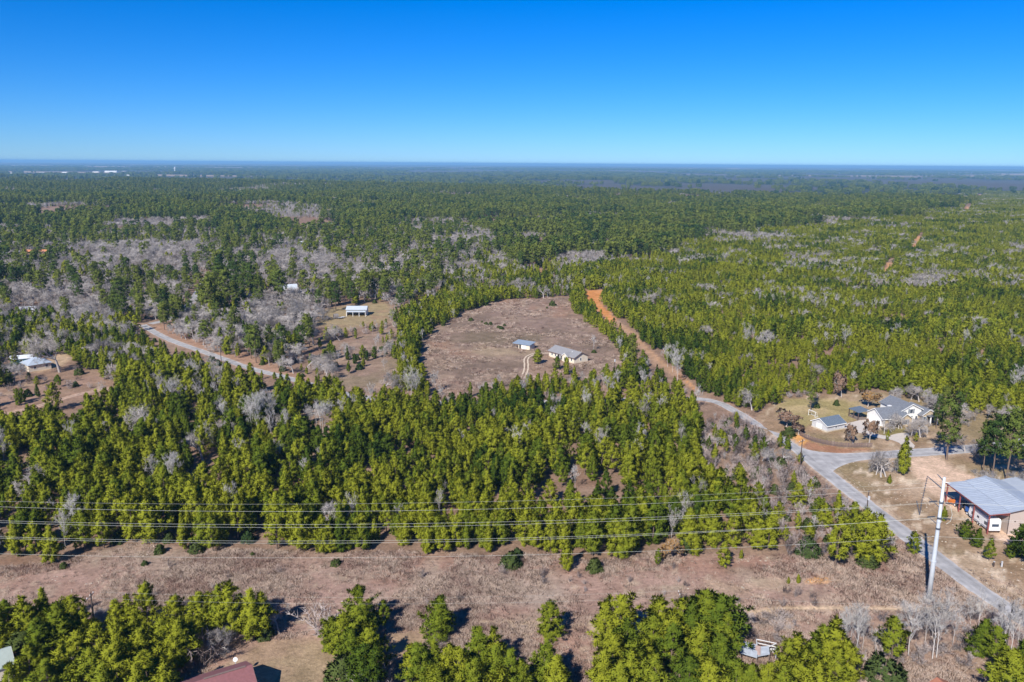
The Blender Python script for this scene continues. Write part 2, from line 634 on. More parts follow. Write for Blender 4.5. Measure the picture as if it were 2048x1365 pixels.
    put(near([G(1236, 648), G(1265, 668), G(1290, 694), G(1325, 728), G(1350, 745)], 1.0, 0.8, 1.0), (0.42, 0.27, 0.17))
    for pts in ([(1768, 548), (1778, 535), (1782, 526)], [(1826, 500), (1834, 486), (1840, 474)], [(1930, 424), (1936, 414)],
                [(1955, 396), (1962, 388)], [(1610, 560), (1618, 566)], [(1040, 515), (1075, 540), (1100, 555)]):
        put(near([G(*q) for q in pts], 2.2, 1.2, 1.5), (0.50, 0.29, 0.15))
    # right-hand lots
    m = mask(RIGHT_LOT, 1.5, 2.0, 5)
    put(m, (0.285, 0.205, 0.135))
    put(m * smooth(0.45, 0.65, n20) * 0.8, (0.25, 0.205, 0.115))
    put(m * smooth(0.55, 0.72, n8) * 0.6, (0.40, 0.31, 0.225))
    put(m * smooth(0.64, 0.74, n3) * 0.75, (0.56, 0.47, 0.36))
    m2 = mask([(1690, 945), (1760, 925), (1815, 940), (1840, 980), (1960, 1090), (2060, 1150), (2060, 1200), (1900, 1090), (1760, 985)],
              3, 5, 7)
    put(m2 * smooth(0.40, 0.62, n8) * 0.55, (0.47, 0.37, 0.28))
    put(m2 * smooth(0.60, 0.70, n3) * 0.9, (0.60, 0.51, 0.40))
    m = mask(GRAVEL, 0.5, 0.7, 3)
    put(m, (0.60, 0.455, 0.35))
    m = mask(LAWN, 1.5, 2, 5)
    put(m, (0.31, 0.265, 0.125))
    put(m * smooth(0.48, 0.66, n8) * 0.7, (0.43, 0.345, 0.20))
    put(mask(LAWN2, 0.8, 0.8, 3), (0.22, 0.195, 0.085))
    m = mask([(1560, 868), (1600, 872), (1640, 890), (1740, 900), (1750, 905), (1680, 908), (1610, 900)], 0.8, 1.2, 3)
    put(m, (0.34, 0.185, 0.115))
    m = mask([(1572, 872), (1598, 868), (1618, 884), (1600, 890)], 0.5, 0.8, 2)
    put(m, (0.60, 0.33, 0.12))
    # left lots
    m = mask(LEFT_LOT, 2, 3, 7)
    put(m * 0.9, (0.30, 0.205, 0.155))
    put(m * smooth(0.46, 0.62, n20) * 0.7, (0.24, 0.165, 0.115))
    put(m * smooth(0.52, 0.66, n8) * 0.6, (0.38, 0.29, 0.215))
    put(near([G(-60, 846), G(0, 830), G(84, 811), G(153, 789), G(231, 775)], 0.9, 0.5, 0.6), (0.48, 0.32, 0.23))
    m = mask([(75, 745), (100, 715), (130, 705), (150, 715), (120, 735)], 1.5, 2, 5)
    put(m, (0.42, 0.32, 0.22))
    m = mask([(300, 655), (350, 645), (440, 685), (560, 735), (640, 760), (600, 765), (500, 735), (400, 702)], 1.5, 2.5, 6)
    put(m, (0.33, 0.215, 0.155))
    # house yard in the foreground
    for P in (BOTTOM_LAWN, BOTTOM_LAWN2):
        m = mask(P, 1.2, 1.8, 4)
        put(m, (0.32, 0.235, 0.165))
        put(m * smooth(0.52, 0.68, n8) * 0.5, (0.29, 0.24, 0.145))
        put(m * smooth(0.44, 0.68, n20) * 0.8, (0.46, 0.36, 0.27))
    # gravel verge beside the road
    ctr = [(Vector(G(*a)) + Vector(G(*b))) / 2 for a, b in zip(ROAD_L, ROAD_R)]
    put(near(ctr, 2.75, 0.35, 0.5), (0.47, 0.38, 0.30))
    put(near([G(*q) for q in ROAD_MID], 2.5, 0.7, 0.8), (0.36, 0.26, 0.20))
    put(near([(Vector(G(*a)) + Vector(G(*b))) / 2 for a, b in zip(SIDE_T[1:], SIDE_B[1:])], 3.6, 0.5, 0.6), (0.42, 0.33, 0.25))

    C *= np.array([1.03, 0.985, 0.955])
    me = bpy.data.meshes.new('ground')
    nv = nr * ncol
    me.vertices.add(nv)
    me.vertices.foreach_set('co', np.stack([x, y, Z.ravel()], 1).astype(np.float32).ravel())
    ii = (np.arange(nr - 1)[:, None] * ncol + np.arange(ncol - 1)[None, :]).ravel()
    Q = np.stack([ii, ii + 1, ii + ncol + 1, ii + ncol], 1).astype(np.int32)
    me.loops.add(Q.size)
    me.loops.foreach_set('vertex_index', Q.ravel())
    me.polygons.add(len(Q))
    me.polygons.foreach_set('loop_start', np.arange(0, Q.size, 4, dtype=np.int32))
    me.polygons.foreach_set('loop_total', np.full(len(Q), 4, np.int32))
    me.polygons.foreach_set('use_smooth', np.ones(len(Q), bool))
    ca = me.color_attributes.new('soil', 'FLOAT_COLOR', 'POINT')
    ca.data.foreach_set('color', np.c_[C, np.ones(len(C))].astype(np.float32).ravel())
    me.update(calc_edges=True)
    m, nt, b = principled('soil_and_dry_grass')
    N, L = nt.nodes, nt.links
    b.inputs['Roughness'].default_value = 0.95
    b.inputs['Specular IOR Level'].default_value = 0.1
    at = N.new('ShaderNodeVertexColor')
    at.layer_name = 'soil'
    geo = N.new('ShaderNodeNewGeometry')
    nz = N.new('ShaderNodeTexNoise')
    nz.inputs['Scale'].default_value = 1.3
    nz.inputs['Detail'].default_value = 7
    nz.inputs['Roughness'].default_value = 0.72
    L.new(geo.outputs['Position'], nz.inputs['Vector'])
    mr = N.new('ShaderNodeMapRange')
    mr.inputs[1].default_value = 0.28
    mr.inputs[2].default_value = 0.72
    mr.inputs[3].default_value = 0.62
    mr.inputs[4].default_value = 1.38
    L.new(nz.outputs['Fac'], mr.inputs[0])
    sc = N.new('ShaderNodeVectorMath')
    sc.operation = 'SCALE'
    L.new(at.outputs['Color'], sc.inputs[0])
    L.new(mr.outputs[0], sc.inputs['Scale'])
    # broad tonal drift on top of the fine mottling
    n2 = N.new('ShaderNodeTexNoise')
    n2.inputs['Scale'].default_value = 0.22
    n2.inputs['Detail'].default_value = 6
    n2.inputs['Roughness'].default_value = 0.65
    L.new(geo.outputs['Position'], n2.inputs['Vector'])
    rp = N.new('ShaderNodeValToRGB')
    rp.color_ramp.elements[0].position, rp.color_ramp.elements[0].color = 0.32, (0.74, 0.72, 0.66, 1)
    rp.color_ramp.elements[1].position, rp.color_ramp.elements[1].color = 0.70, (1.24, 1.20, 1.16, 1)
    L.new(n2.outputs['Fac'], rp.inputs[0])
    ml = N.new('ShaderNodeVectorMath')
    ml.operation = 'MULTIPLY'
    L.new(sc.outputs[0], ml.inputs[0])
    L.new(rp.outputs[0], ml.inputs[1])
    L.new(ml.outputs[0], b.inputs['Base Color'])
    bp = N.new('ShaderNodeBump')
    bp.inputs['Strength'].default_value = 0.9
    bp.inputs['Distance'].default_value = 0.25
    L.new(nz.outputs['Fac'], bp.inputs['Height'])
    L.new(bp.outputs[0], b.inputs['Normal'])
    me.materials.append(m)
    structure(link(bpy.data.objects.new('ground', me)))


build_ground()

M_ROAD = mat('worn_chip_seal', (0.36, 0.345, 0.335), 0.9, 0.24, 0.45, bump=0.15, detail=8)
_nt = M_ROAD.node_tree
_at = _nt.nodes.new('ShaderNodeAttribute')
_at.attribute_name = 'wear'
_b = _nt.nodes['Principled BSDF']
_src = _b.inputs['Base Color'].links[0].from_socket
_ml = _nt.nodes.new('ShaderNodeVectorMath')
_ml.operation = 'SCALE'
_nt.links.new(_src, _ml.inputs[0])
_nt.links.new(_at.outputs['Fac'], _ml.inputs['Scale'])
_nt.links.new(_ml.outputs[0], _b.inputs['Base Color'])
M_CONC = mat('pale_concrete', (0.52, 0.46, 0.40), 0.85, 0.10, 0.9, detail=8)
M_TRACK = mat('sandy_wheel_track', (0.60, 0.48, 0.35), 0.95, 0.16, 1.5, bump=0.2)
mid = chaikin([G(*q) for q in ROAD_MID], 2)
eL, eR = ribbon_edges(mid, 3.7)
e1 = (Vector((*eL[-1], 0)) - Vector(G(*ROAD_L[0]))).length < (Vector((*eR[-1], 0)) - Vector(G(*ROAD_L[0]))).length
lo, hi = (eL, eR) if e1 else (eR, eL)
cl = lambda P: chaikin([tuple(G(*q)) for q in P], 2)
strip_sheet('road', np.r_[lo, cl(ROAD_L)], np.r_[hi, cl(ROAD_R)], 0.03, M_ROAD, 420, 12, 0.14, 3)
strip_sheet('side_road', cl(SIDE_T), cl(SIDE_B), 0.034, M_ROAD, 120, 12, 0.16, 5)
eL, eR = ribbon_edges(chaikin([G(300, 648), G(340, 640), G(372, 617), G(390, 595), G(408, 566), G(418, 548)], 2), 4.5)
strip_sheet('branch_road', eL, eR, 0.026, M_ROAD, 60, 8, 0.25, 7)
flat_sheet('driveway', [(1749, 868), (1776, 873), (1792, 868), (1806, 866), (1820, 868), (1817, 879), (1834, 896), (1810, 899),
                        (1794, 882), (1755, 877), (1722, 866), (1690, 864), (1690, 848), (1716, 842), (1729, 838), (1752, 846), (1762, 851), (1757, 860)], 0.038, M_CONC, 1)
for off in (-0.75, 0.75):
    P = chaikin([G(1044, 757), G(1051, 745), G(1053, 732), G(1051, 717), G(1062, 710), G(1076, 706), G(1098, 707)], 3)
    a, b = ribbon_edges(P, 1.5)
    q = a if off < 0 else b
    wL, wR = ribbon_edges(q, 0.62)
    strip_sheet('wheel_track', wL, wR, 0.012, M_TRACK, 60, 2, 0.12, 9)

P = chaikin([G(-90, 856), G(0, 831), G(84, 811), G(153, 789), G(231, 775), G(290, 762)], 3)
M_DIRT = mat('pinkish_dirt_track', (0.46, 0.33, 0.25), 0.95, 0.22, 0.8, bump=0.3)
for q in ribbon_edges(P, 1.6):
    wL, wR = ribbon_edges(q, 0.75)
    strip_sheet('dirt_track', wL, wR, 0.014, M_DIRT, 90, 2, 0.16, 13)

# ---------------------------------------------------------------- trees: prototype meshes
def unit(v):
    return v / (np.linalg.norm(v, axis=-1, keepdims=True) + 1e-9)


def tufts(C, Dv, n, ln, wd, rng, spread=0.9, outn=0.32):
    """needle / leaf bunches: n thin triangles round each centre. Normals follow the bunch so it shades as a soft clump"""
    C = np.repeat(np.asarray(C, float), n, 0)
    Dv = np.repeat(unit(np.asarray(Dv, float)), n, 0)
    k = len(C)
    r = unit(rng.normal(size=(k, 3)))
    d = unit(Dv * (1 - spread * 0.5) + r * spread)
    s = unit(np.cross(d, rng.normal(size=(k, 3))))
    l = ln * rng.uniform(0.65, 1.25, (k, 1))
    w = wd * rng.uniform(0.7, 1.3, (k, 1))
    base = C + r * ln * 0.25
    V = np.stack([base - s * w, base + s * w, base + d * l], 1).reshape(-1, 3)
    ax = unit(C * np.array([1, 1, 0.0]) + 1e-6)
    nn = unit(d * 0.62 + Dv * outn + ax * 0.42 + np.array([0, 0, 0.12]))
    Nn = np.repeat(nn, 3, 0)
    T = np.arange(3 * k).reshape(-1, 3)
    return V, T, Nn


def merge(parts):
    """parts: list of (V, T, N, material index)"""
    V, T, Nn, M, b = [], [], [], [], 0
    for v, t, n, m in parts:
        V.append(v)
        T.append(t + b)
        Nn.append(n)
        M.append(np.full(len(t), m))
        b += len(v)
    return np.concatenate(V), np.concatenate(T), np.concatenate(Nn), np.concatenate(M)


def limb(pts, rad, n=4):
    """tapered tube as triangle arrays with outward normals"""
    pts = np.asarray(pts, float)
    k = len(pts)
    t = unit(np.gradient(pts, axis=0))
    ref = np.where(np.abs(t[:, 2:3]) > 0.85, np.array([[1.0, 0, 0]]), np.array([[0, 0, 1.0]]))
    a = unit(np.cross(t, ref))
    c = np.cross(t, a)
    ang = np.arange(n) * 2 * math.pi / n
    nn = a[:, None, :] * np.cos(ang)[None, :, None] + c[:, None, :] * np.sin(ang)[None, :, None]
    V = pts[:, None, :] + nn * np.asarray(rad)[:, None, None]
    T = []
    for i in range(k - 1):
        for j in range(n):
            j2 = (j + 1) % n
            T += [(i * n + j, (i + 1) * n + j, (i + 1) * n + j2), (i * n + j, (i + 1) * n + j2, i * n + j2)]
    return V.reshape(-1, 3), np.array(T), nn.reshape(-1, 3)


def cat(ls):
    V, T, Nn, b = [], [], [], 0
    for v, t, n in ls:
        V.append(v)
        T.append(t + b)
        Nn.append(n)
        b += len(v)
    return np.concatenate(V), np.concatenate(T), np.concatenate(Nn)


def young_pine(seed, H=7.0, R=1.9, lod=0, base=0.05, ex=0.72, thin=0.0):
    """conical to round young pine: whorls of upswept branches carrying needle bunches"""
    rng = np.random.default_rng(seed)
    C, Dv, br = [], [], []
    step = 0.40 if lod == 0 else 0.60
    z = base * H
    lean = rng.normal(0, 0.022, 2)
    ph = rng.uniform(0, 6.28, 3)
    while z < 0.97 * H:
        t = z / H
        u = (t - base) / (1 - base)
        rad = R * min(1.0, 1.36 * (1 - u) ** ex) * (0.70 + 0.30 * min(1, u / 0.2)) * rng.uniform(0.74, 1.18)
        nb = int(round((6.5 if lod == 0 else 5) * (1 - 0.5 * t) + rng.uniform(-0.5, 0.9)))
        a0 = rng.uniform(0, 6.28)
        for b in range(nb):
            if rng.uniform() < thin:
                continue
            az = a0 + b * 6.283 / nb + rng.normal(0, 0.25)
            lob = 1 + 0.15 * math.sin(az + ph[0] + 2.5 * t) + 0.13 * math.sin(2 * az + ph[1] + 6 * t) + 0.10 * math.sin(3 * az + ph[2] - 9 * t)
            L = max(0.18, rad * rng.uniform(0.62, 1.16) * lob)
            el = math.radians(rng.uniform(2, 26) + 38 * t)
            dv = np.array([math.cos(az) * math.cos(el), math.sin(az) * math.cos(el), math.sin(el)])
            o = np.array([lean[0] * z, lean[1] * z, z])
            fr = ((0.5, 0.74, 0.92, 1.05) if lod == 0 else (0.62, 1.0)) if L > 0.7 else (0.9,)
            if thin > 0.2 and lod == 0:
                fr = (0.8, 1.0, 1.1)
                br.append(limb([o, o + dv * L * 0.9], [0.03, 0.012], 3))
            for q in fr:
                C.append(dv * L * q + o + rng.normal(0, 0.11, 3))
                Dv.append(dv * 0.8 + np.array([0, 0, 0.55]))
        z += step * rng.uniform(0.7, 1.3)
    for q in (0.93, 0.965, 1.0):
        C.append((lean[0] * H, lean[1] * H, H * q))
        Dv.append((0, 0, 1))
    if lod == 0:
        cr = tufts(C, Dv, 21, 0.42, 0.066, rng)
    else:
        cr = tufts(C, Dv, 10, 0.62, 0.16, rng)
    zz = np.array([-0.15, 0.0, 0.35, 0.7, 0.95]) * H
    zz[0] = -0.2
    pts = np.stack([lean[0] * zz, lean[1] * zz, zz], 1)
    tk = limb(pts, 0.016 * H * np.array([1.25, 1.1, 0.75, 0.4, 0.12]), 6)
    if br:
        tk = cat([tk] + br)
    return cr, tk


def old_pine(seed, H=16.0, R=3.6, lod=0, base=0.38):
    rng = np.random.default_rng(seed)
    C, Dv, br = [], [], []
    lean = rng.normal(0, 0.018, 2)
    z = base * H
    step = (0.062 if lod == 0 else 0.10) * H
    while z < 0.97 * H:
        t = (z / H - base) / (1 - base)
        rad = R * (0.55 + 0.95 * math.sin(min(1, t * 1.15 + 0.12) * math.pi * 0.62)) * (1 - 0.55 * t ** 2) * 0.78
        nb = int(rng.integers(3, 6)) if lod < 2 else 3
        a0 = rng.uniform(0, 6.28)
        for b in range(nb):
            az = a0 + b * 6.283 / nb + rng.normal(0, 0.35)
            L = rad * rng.uniform(0.45, 1.15)
            el = math.radians(rng.uniform(-6, 18) + 45 * t)
            dv = np.array([math.cos(az) * math.cos(el), math.sin(az) * math.cos(el), math.sin(el)])
            o = np.array([lean[0] * z, lean[1] * z, z])
            if lod == 0:
                br.append(limb([o, o + dv * L * 0.55, o + dv * L], [0.09, 0.06, 0.03], 3))
            m = (7, 3, 2)[lod]
            for q in range(m):
                C.append(o + dv * L * rng.uniform(0.55, 1.1) + rng.normal(0, 1, 3) * np.array([0.55, 0.55, 0.28]) * R / 3.4)
                Dv.append(dv * 0.6 + np.array([0, 0, 0.75]))
        z += step * rng.uniform(0.75, 1.25)
    for q in range(10 if lod == 0 else 4):
        C.append(np.array([lean[0] * H, lean[1] * H, H]) + rng.normal(0, 1, 3) * np.array([0.6, 0.6, 0.45]))
        Dv.append((0, 0, 1))
    n, ln, wd = ((11, 0.70, 0.13), (8, 1.15, 0.30), (5, 1.9, 0.62))[lod]
    cr = tufts(C, Dv, n, ln * R / 3.6, wd * R / 3.6, rng)
    zz = np.array([-0.3 / H, 0.0, 0.4, 0.8, 0.97]) * H
    pts = np.stack([lean[0] * zz, lean[1] * zz, zz], 1)
    tk = limb(pts, 0.0135 * H * np.array([1.35, 1.15, 0.85, 0.4, 0.12]), 7 if lod == 0 else 4)
    if br:
        cr_b = cat(br)
    else:
        cr_b = None
    return cr, tk, cr_b


def bare_tree(seed, H=8.0, style='oak', lod=0, leaves=False):
    """leafless tree: trunk plus ramified limbs down to thin twigs"""
    rng = np.random.default_rng(seed)
    trunk, limbs, tw, leafC = [], [], [], []
    oak = style == 'oak'

    def grow(p, d, L, r, depth):
        k = 6 if (depth == 0 and not oak) else 3
        pts, rr = [p], [r]
        q, dd = np.array(p, float), np.array(d, float)
        for i in range(k):
            dd = unit(dd + rng.normal(0, 0.20 if oak else (0.035 if depth == 0 else 0.12), 3) + np.array([0, 0, 0.05 if oak else 0.10]))
            q = q + dd * L / k
            pts.append(q)
            rr.append(r * (1 - (0.5 if depth or oak else 0.8) * (i + 1) / k))
        (trunk if depth == 0 else limbs).append(limb(pts, rr, 6 if depth == 0 else (4 if depth == 1 else 3)))
        maxd = 4 if lod == 0 else 3
        if depth >= maxd:
            ntw = 16 if lod == 0 else 9
            for j in range(ntw):
                s = pts[rng.integers(1, k + 1)]
                tw.append((s, unit(dd + rng.normal(0, 0.65, 3) + np.array([0, 0, 0.15]))))
            leafC.append(pts[-1])
            return
        if oak:
            nb = int(rng.integers(3, 5)) if depth else int(rng.integers(4, 6))
        else:
            nb = 3 if depth else 12
        for j in range(nb):
            f = rng.uniform(0.45, 1.0) if depth or not oak else rng.uniform(0.7, 1.0)
            if not oak and depth == 0:
                f = rng.uniform(0.35, 1.0)
            i = min(k - 1, int(f * k))
            s = pts[i] + (pts[i + 1] - pts[i]) * (f * k - i)
            sp = (0.95 if oak else 0.36) if depth else (1.1 if oak else 0.40)
            az = rng.uniform(0, 6.28)
            side = unit(np.cross(dd, np.array([math.cos(az), math.sin(az), 0.3])))
            nd = unit(dd * 0.8 + side * sp + np.array([0, 0, 0.12]))
            grow(s, nd, L * (rng.uniform(0.55, 0.8) if oak else (rng.uniform(0.30, 0.5) if depth == 0 else rng.uniform(0.5, 0.7))),
                 max(0.010 if lod == 0 else 0.016, r * (0.5 if oak else 0.34)), depth + 1)

    if oak:
        L0 = H * 0.30
        grow(np.array([0, 0, -0.15]), np.array([0, 0, 1.0]), L0, 0.022 * H, 0)
    else:
        grow(np.array([0, 0, -0.15]), np.array([0, 0, 1.0]), H * 0.96, 0.0092 * H, 0)
    P = np.array([a for a, _ in tw])
    Dd = np.array([b for _, b in tw])
    k = len(P)
    ln = (0.07 * H if oak else 0.055 * H) * rng.uniform(0.6, 1.3, (k, 1))
    wd = 0.011 if lod == 0 else 0.028
    s = unit(np.cross(Dd, rng.normal(size=(k, 3))))
    V = np.stack([P - s * wd, P + s * wd, P + Dd * ln], 1).reshape(-1, 3)
    tws = (V, np.arange(3 * k).reshape(-1, 3), np.repeat(unit(unit(P - np.array([0, 0, P[:, 2].max() * 0.5])) * 0.9 + rng.normal(0, 0.35, (k, 3)) + np.array([0, 0, 0.25])), 3, 0))
    crown = cat(limbs + [tws])
    lv = None
    if leaves:
        LC = np.array(leafC)
        lv = tufts(LC, LC - np.array([0, 0, H * 0.35]), 6, 0.40, 0.15, rng, 1.1)
    # scale to the wanted height
    zmax = crown[0][:, 2].max()
    f = H / zmax
    tr = cat(trunk)
    crown = (crown[0] * f, crown[1], crown[2])
    tr = (tr[0] * f, tr[1], tr[2])
    if lv:
        lv = (lv[0] * f, lv[1], lv[2])
    return crown, tr, lv


def bush(seed, H=2.5, W=2.2, cone=0.3):
    rng = np.random.default_rng(seed)
    n = 150
    u = unit(rng.normal(size=(n, 3)))
    u[:, 2] = np.abs(u[:, 2]) * 1.0 - 0.12
    r = rng.uniform(0.72, 1.02, (n, 1)) * (1 + 0.16 * np.sin(u[:, :1] * 5 + seed) * np.cos(u[:, 1:2] * 4 + seed))
    C = u * r * np.array([W / 2, W / 2, H * 0.86])
    tt = np.clip(C[:, 2:3] / H, 0, 1)
    C[:, :2] *= (1 - cone * tt)
    C[:, 2] = np.maximum(C[:, 2], 0.1)
    cr = tufts(C, u + np.array([0, 0, 0.2]), 12, 0.30, 0.09, rng, 1.0)
    tk = limb([[0, 0, -0.15], [0.02, 0, H * 0.35], [0.0, 0.03, H * 0.75]], [0.07, 0.055, 0.02], 5)
    return cr, tk


def brush(seed, H=1.8):
    rng = np.random.default_rng(seed)
    L, tw = [], []
    for i in range(16):
        az, el = rng.uniform(0, 6.28), rng.uniform(0.75, 1.45)
        d = np.array([math.cos(az) * math.cos(el), math.sin(az) * math.cos(el), math.sin(el)])
        o = np.array([rng.normal(0, 0.18), rng.normal(0, 0.18), -0.06])
        ln = H * rng.uniform(0.7, 1.1)
        b = d + rng.normal(0, 0.15, 3)
        p1, p2 = o + d * ln * 0.5, o + d * ln * 0.5 + unit(b) * ln * 0.5
        L.append(limb([o, p1, p2], [0.014, 0.010, 0.005], 3))
        for q in range(32):
            s = (p1 + (p2 - p1) * rng.uniform(-0.5, 1))
            tw.append((s, unit(d + rng.normal(0, 0.7, 3))))
    P = np.array([a for a, _ in tw])
    Dd = np.array([b for _, b in tw])
    k = len(P)
    s = unit(np.cross(Dd, rng.normal(size=(k, 3))))
    ln = H * 0.24 * rng.uniform(0.5, 1.3, (k, 1))
    V = np.stack([P - s * 0.015, P + s * 0.015, P + Dd * ln], 1).reshape(-1, 3)
    L.append((V, np.arange(3 * k).reshape(-1, 3), np.repeat(unit(Dd + np.array([-0.3, -0.6, 0.8])), 3, 0)))
    return cat(L)


def grass_tuft(seed, H=0.75):
    rng = np.random.default_rng(seed)
    k = 26
    az, el = rng.uniform(0, 6.28, k), rng.uniform(0.9, 1.5, k)
    d = np.stack([np.cos(az) * np.cos(el), np.sin(az) * np.cos(el), np.sin(el)], 1)
    o = np.c_[rng.normal(0, 0.30, (k, 2)), np.full(k, -0.03)]
    s = unit(np.cross(d, rng.normal(size=(k, 3))))
    V = np.stack([o - s * 0.03, o + s * 0.03, o + d * H * rng.uniform(0.6, 1.1, (k, 1))], 1).reshape(-1, 3)
    return V, np.arange(3 * k).reshape(-1, 3), np.repeat(unit(d * 0.4 + np.array([-0.25, -0.5, 0.8])), 3, 0)


# each form: (reference height, [(part name, mesh), ...], joined mesh)
FORMS = {}


def add_form(kind, H, parts):
    """parts: list of (part name, (V,T,N), material)"""
    ms = []
    for nm, (v, t, n), m in parts:
        ms.append((nm, tri_mesh(kind + '_' + nm, v, t, [m], None, n)))
    V, T, Nn, M = merge([(v, t, n, i) for i, (_, (v, t, n), _) in enumerate(parts)])
    joined = tri_mesh(kind, V, T, [p[2] for p in parts], M, Nn)
    FORMS.setdefault(kind, []).append((H, ms, joined))


for i in range(10):
    R = (1.9, 2.25, 1.7, 2.5, 2.0, 1.45, 2.2, 1.8, 2.6, 1.6)[i]
    bs = (0.05, 0.06, 0.10, 0.05, 0.16, 0.06, 0.12, 0.24, 0.05, 0.18)[i]
    ex = (0.85, 0.72, 1.0, 0.70, 0.8, 0.95, 0.62, 0.75, 0.9, 0.85)[i]
    th = (0.0, 0.05, 0.0, 0.1, 0.12, 0.05, 0.18, 0.30, 0.0, 0.36)[i]
    cr, tk = young_pine(100 + i, 7.0, R, 0, bs, ex, th)
    add_form('pine', 7.0, [('crown', cr, M_PINE), ('trunk', tk, M_BARK)])
    cr, tk = young_pine(140 + i, 7.0, R, 1, bs, ex, th * 0.6)
    add_form('pine_far', 7.0, [('crown', cr, M_PINE), ('trunk', tk, M_BARK)])
for i in range(4):
    R = (3.4, 3.9, 3.1, 4.2)[i]
    cr, tk, br = old_pine(200 + i, 16.0, R, 0, (0.36, 0.42, 0.30, 0.45)[i])
    add_form('mature', 16.0, [('crown', cr, M_MATURE), ('trunk', tk, M_BARK), ('limbs', br, M_BARK)])
    cr, tk, br = old_pine(230 + i, 16.0, R, 1)
    add_form('mature_far', 16.0, [('crown', cr, M_MATURE), ('trunk', tk, M_BARK)])
    # small stand of far pines, too distant to tell apart
    parts, rng = [], np.random.default_rng(260 + i)
    for q in range(9):
        c2, t2, _ = old_pine(270 + i * 10 + q, 16.0 * rng.uniform(0.75, 1.1), 4.6, 2, 0.2)
        off = np.array([rng.uniform(-13, 13), rng.uniform(-13, 13), 0])
        parts.append((c2[0] + off, c2[1], c2[2]))
    add_form('stand', 16.0, [('crown', cat(parts), M_MATURE)])
for i in range(4):
    cr, tk, _ = bare_tree(300 + i, 8.0, 'oak', 0)
    add_form('oak', 8.0, [('branches', cr, M_TWIG), ('trunk', tk, M_TWIG)])
    cr, tk, _ = bare_tree(320 + i, 8.0, 'oak', 1)
    add_form('oak_far', 8.0, [('branches', cr, M_TWIG), ('trunk', tk, M_TWIG)])
    cr, tk, _ = bare_tree(340 + i, 9.0, 'slender', 0)
    add_form('slender', 9.0, [('branches', cr, M_WHITE), ('trunk', tk, M_STEM)])
    cr, tk, _ = bare_tree(360 + i, 9.0, 'slender', 1)
    add_form('slender_far', 9.0, [('branches', cr, M_WHITE), ('trunk', tk, M_STEM)])
for i in range(2):
    cr, tk, lv = bare_tree(380 + i, 6.0, 'oak', 0, True)
    add_form('russet', 6.0, [('leaves', lv, M_RUSSET), ('branches', cr, M_TWIG), ('trunk', tk, M_TWIG)])
    add_form('golden', 6.0, [('leaves', lv, M_RUST2), ('branches', cr, M_TWIG), ('trunk', tk, M_TWIG)])
for i in range(4):
    cr, tk = bush(400 + i, 2.5, (2.4, 2.8, 2.1, 2.6)[i], (0.15, 0.0, 0.4, 0.2)[i])
    add_form('juniper', 2.5, [('crown', cr, M_JUNIPER), ('trunk', tk, M_BARK)])
for i in range(4):
    add_form('brush', 1.8, [('stems', brush(430 + i, 1.8), M_BRUSH)])
for i in range(4):
    add_form('tuft', 0.75, [('blades', grass_tuft(460 + i), M_GRASS)])

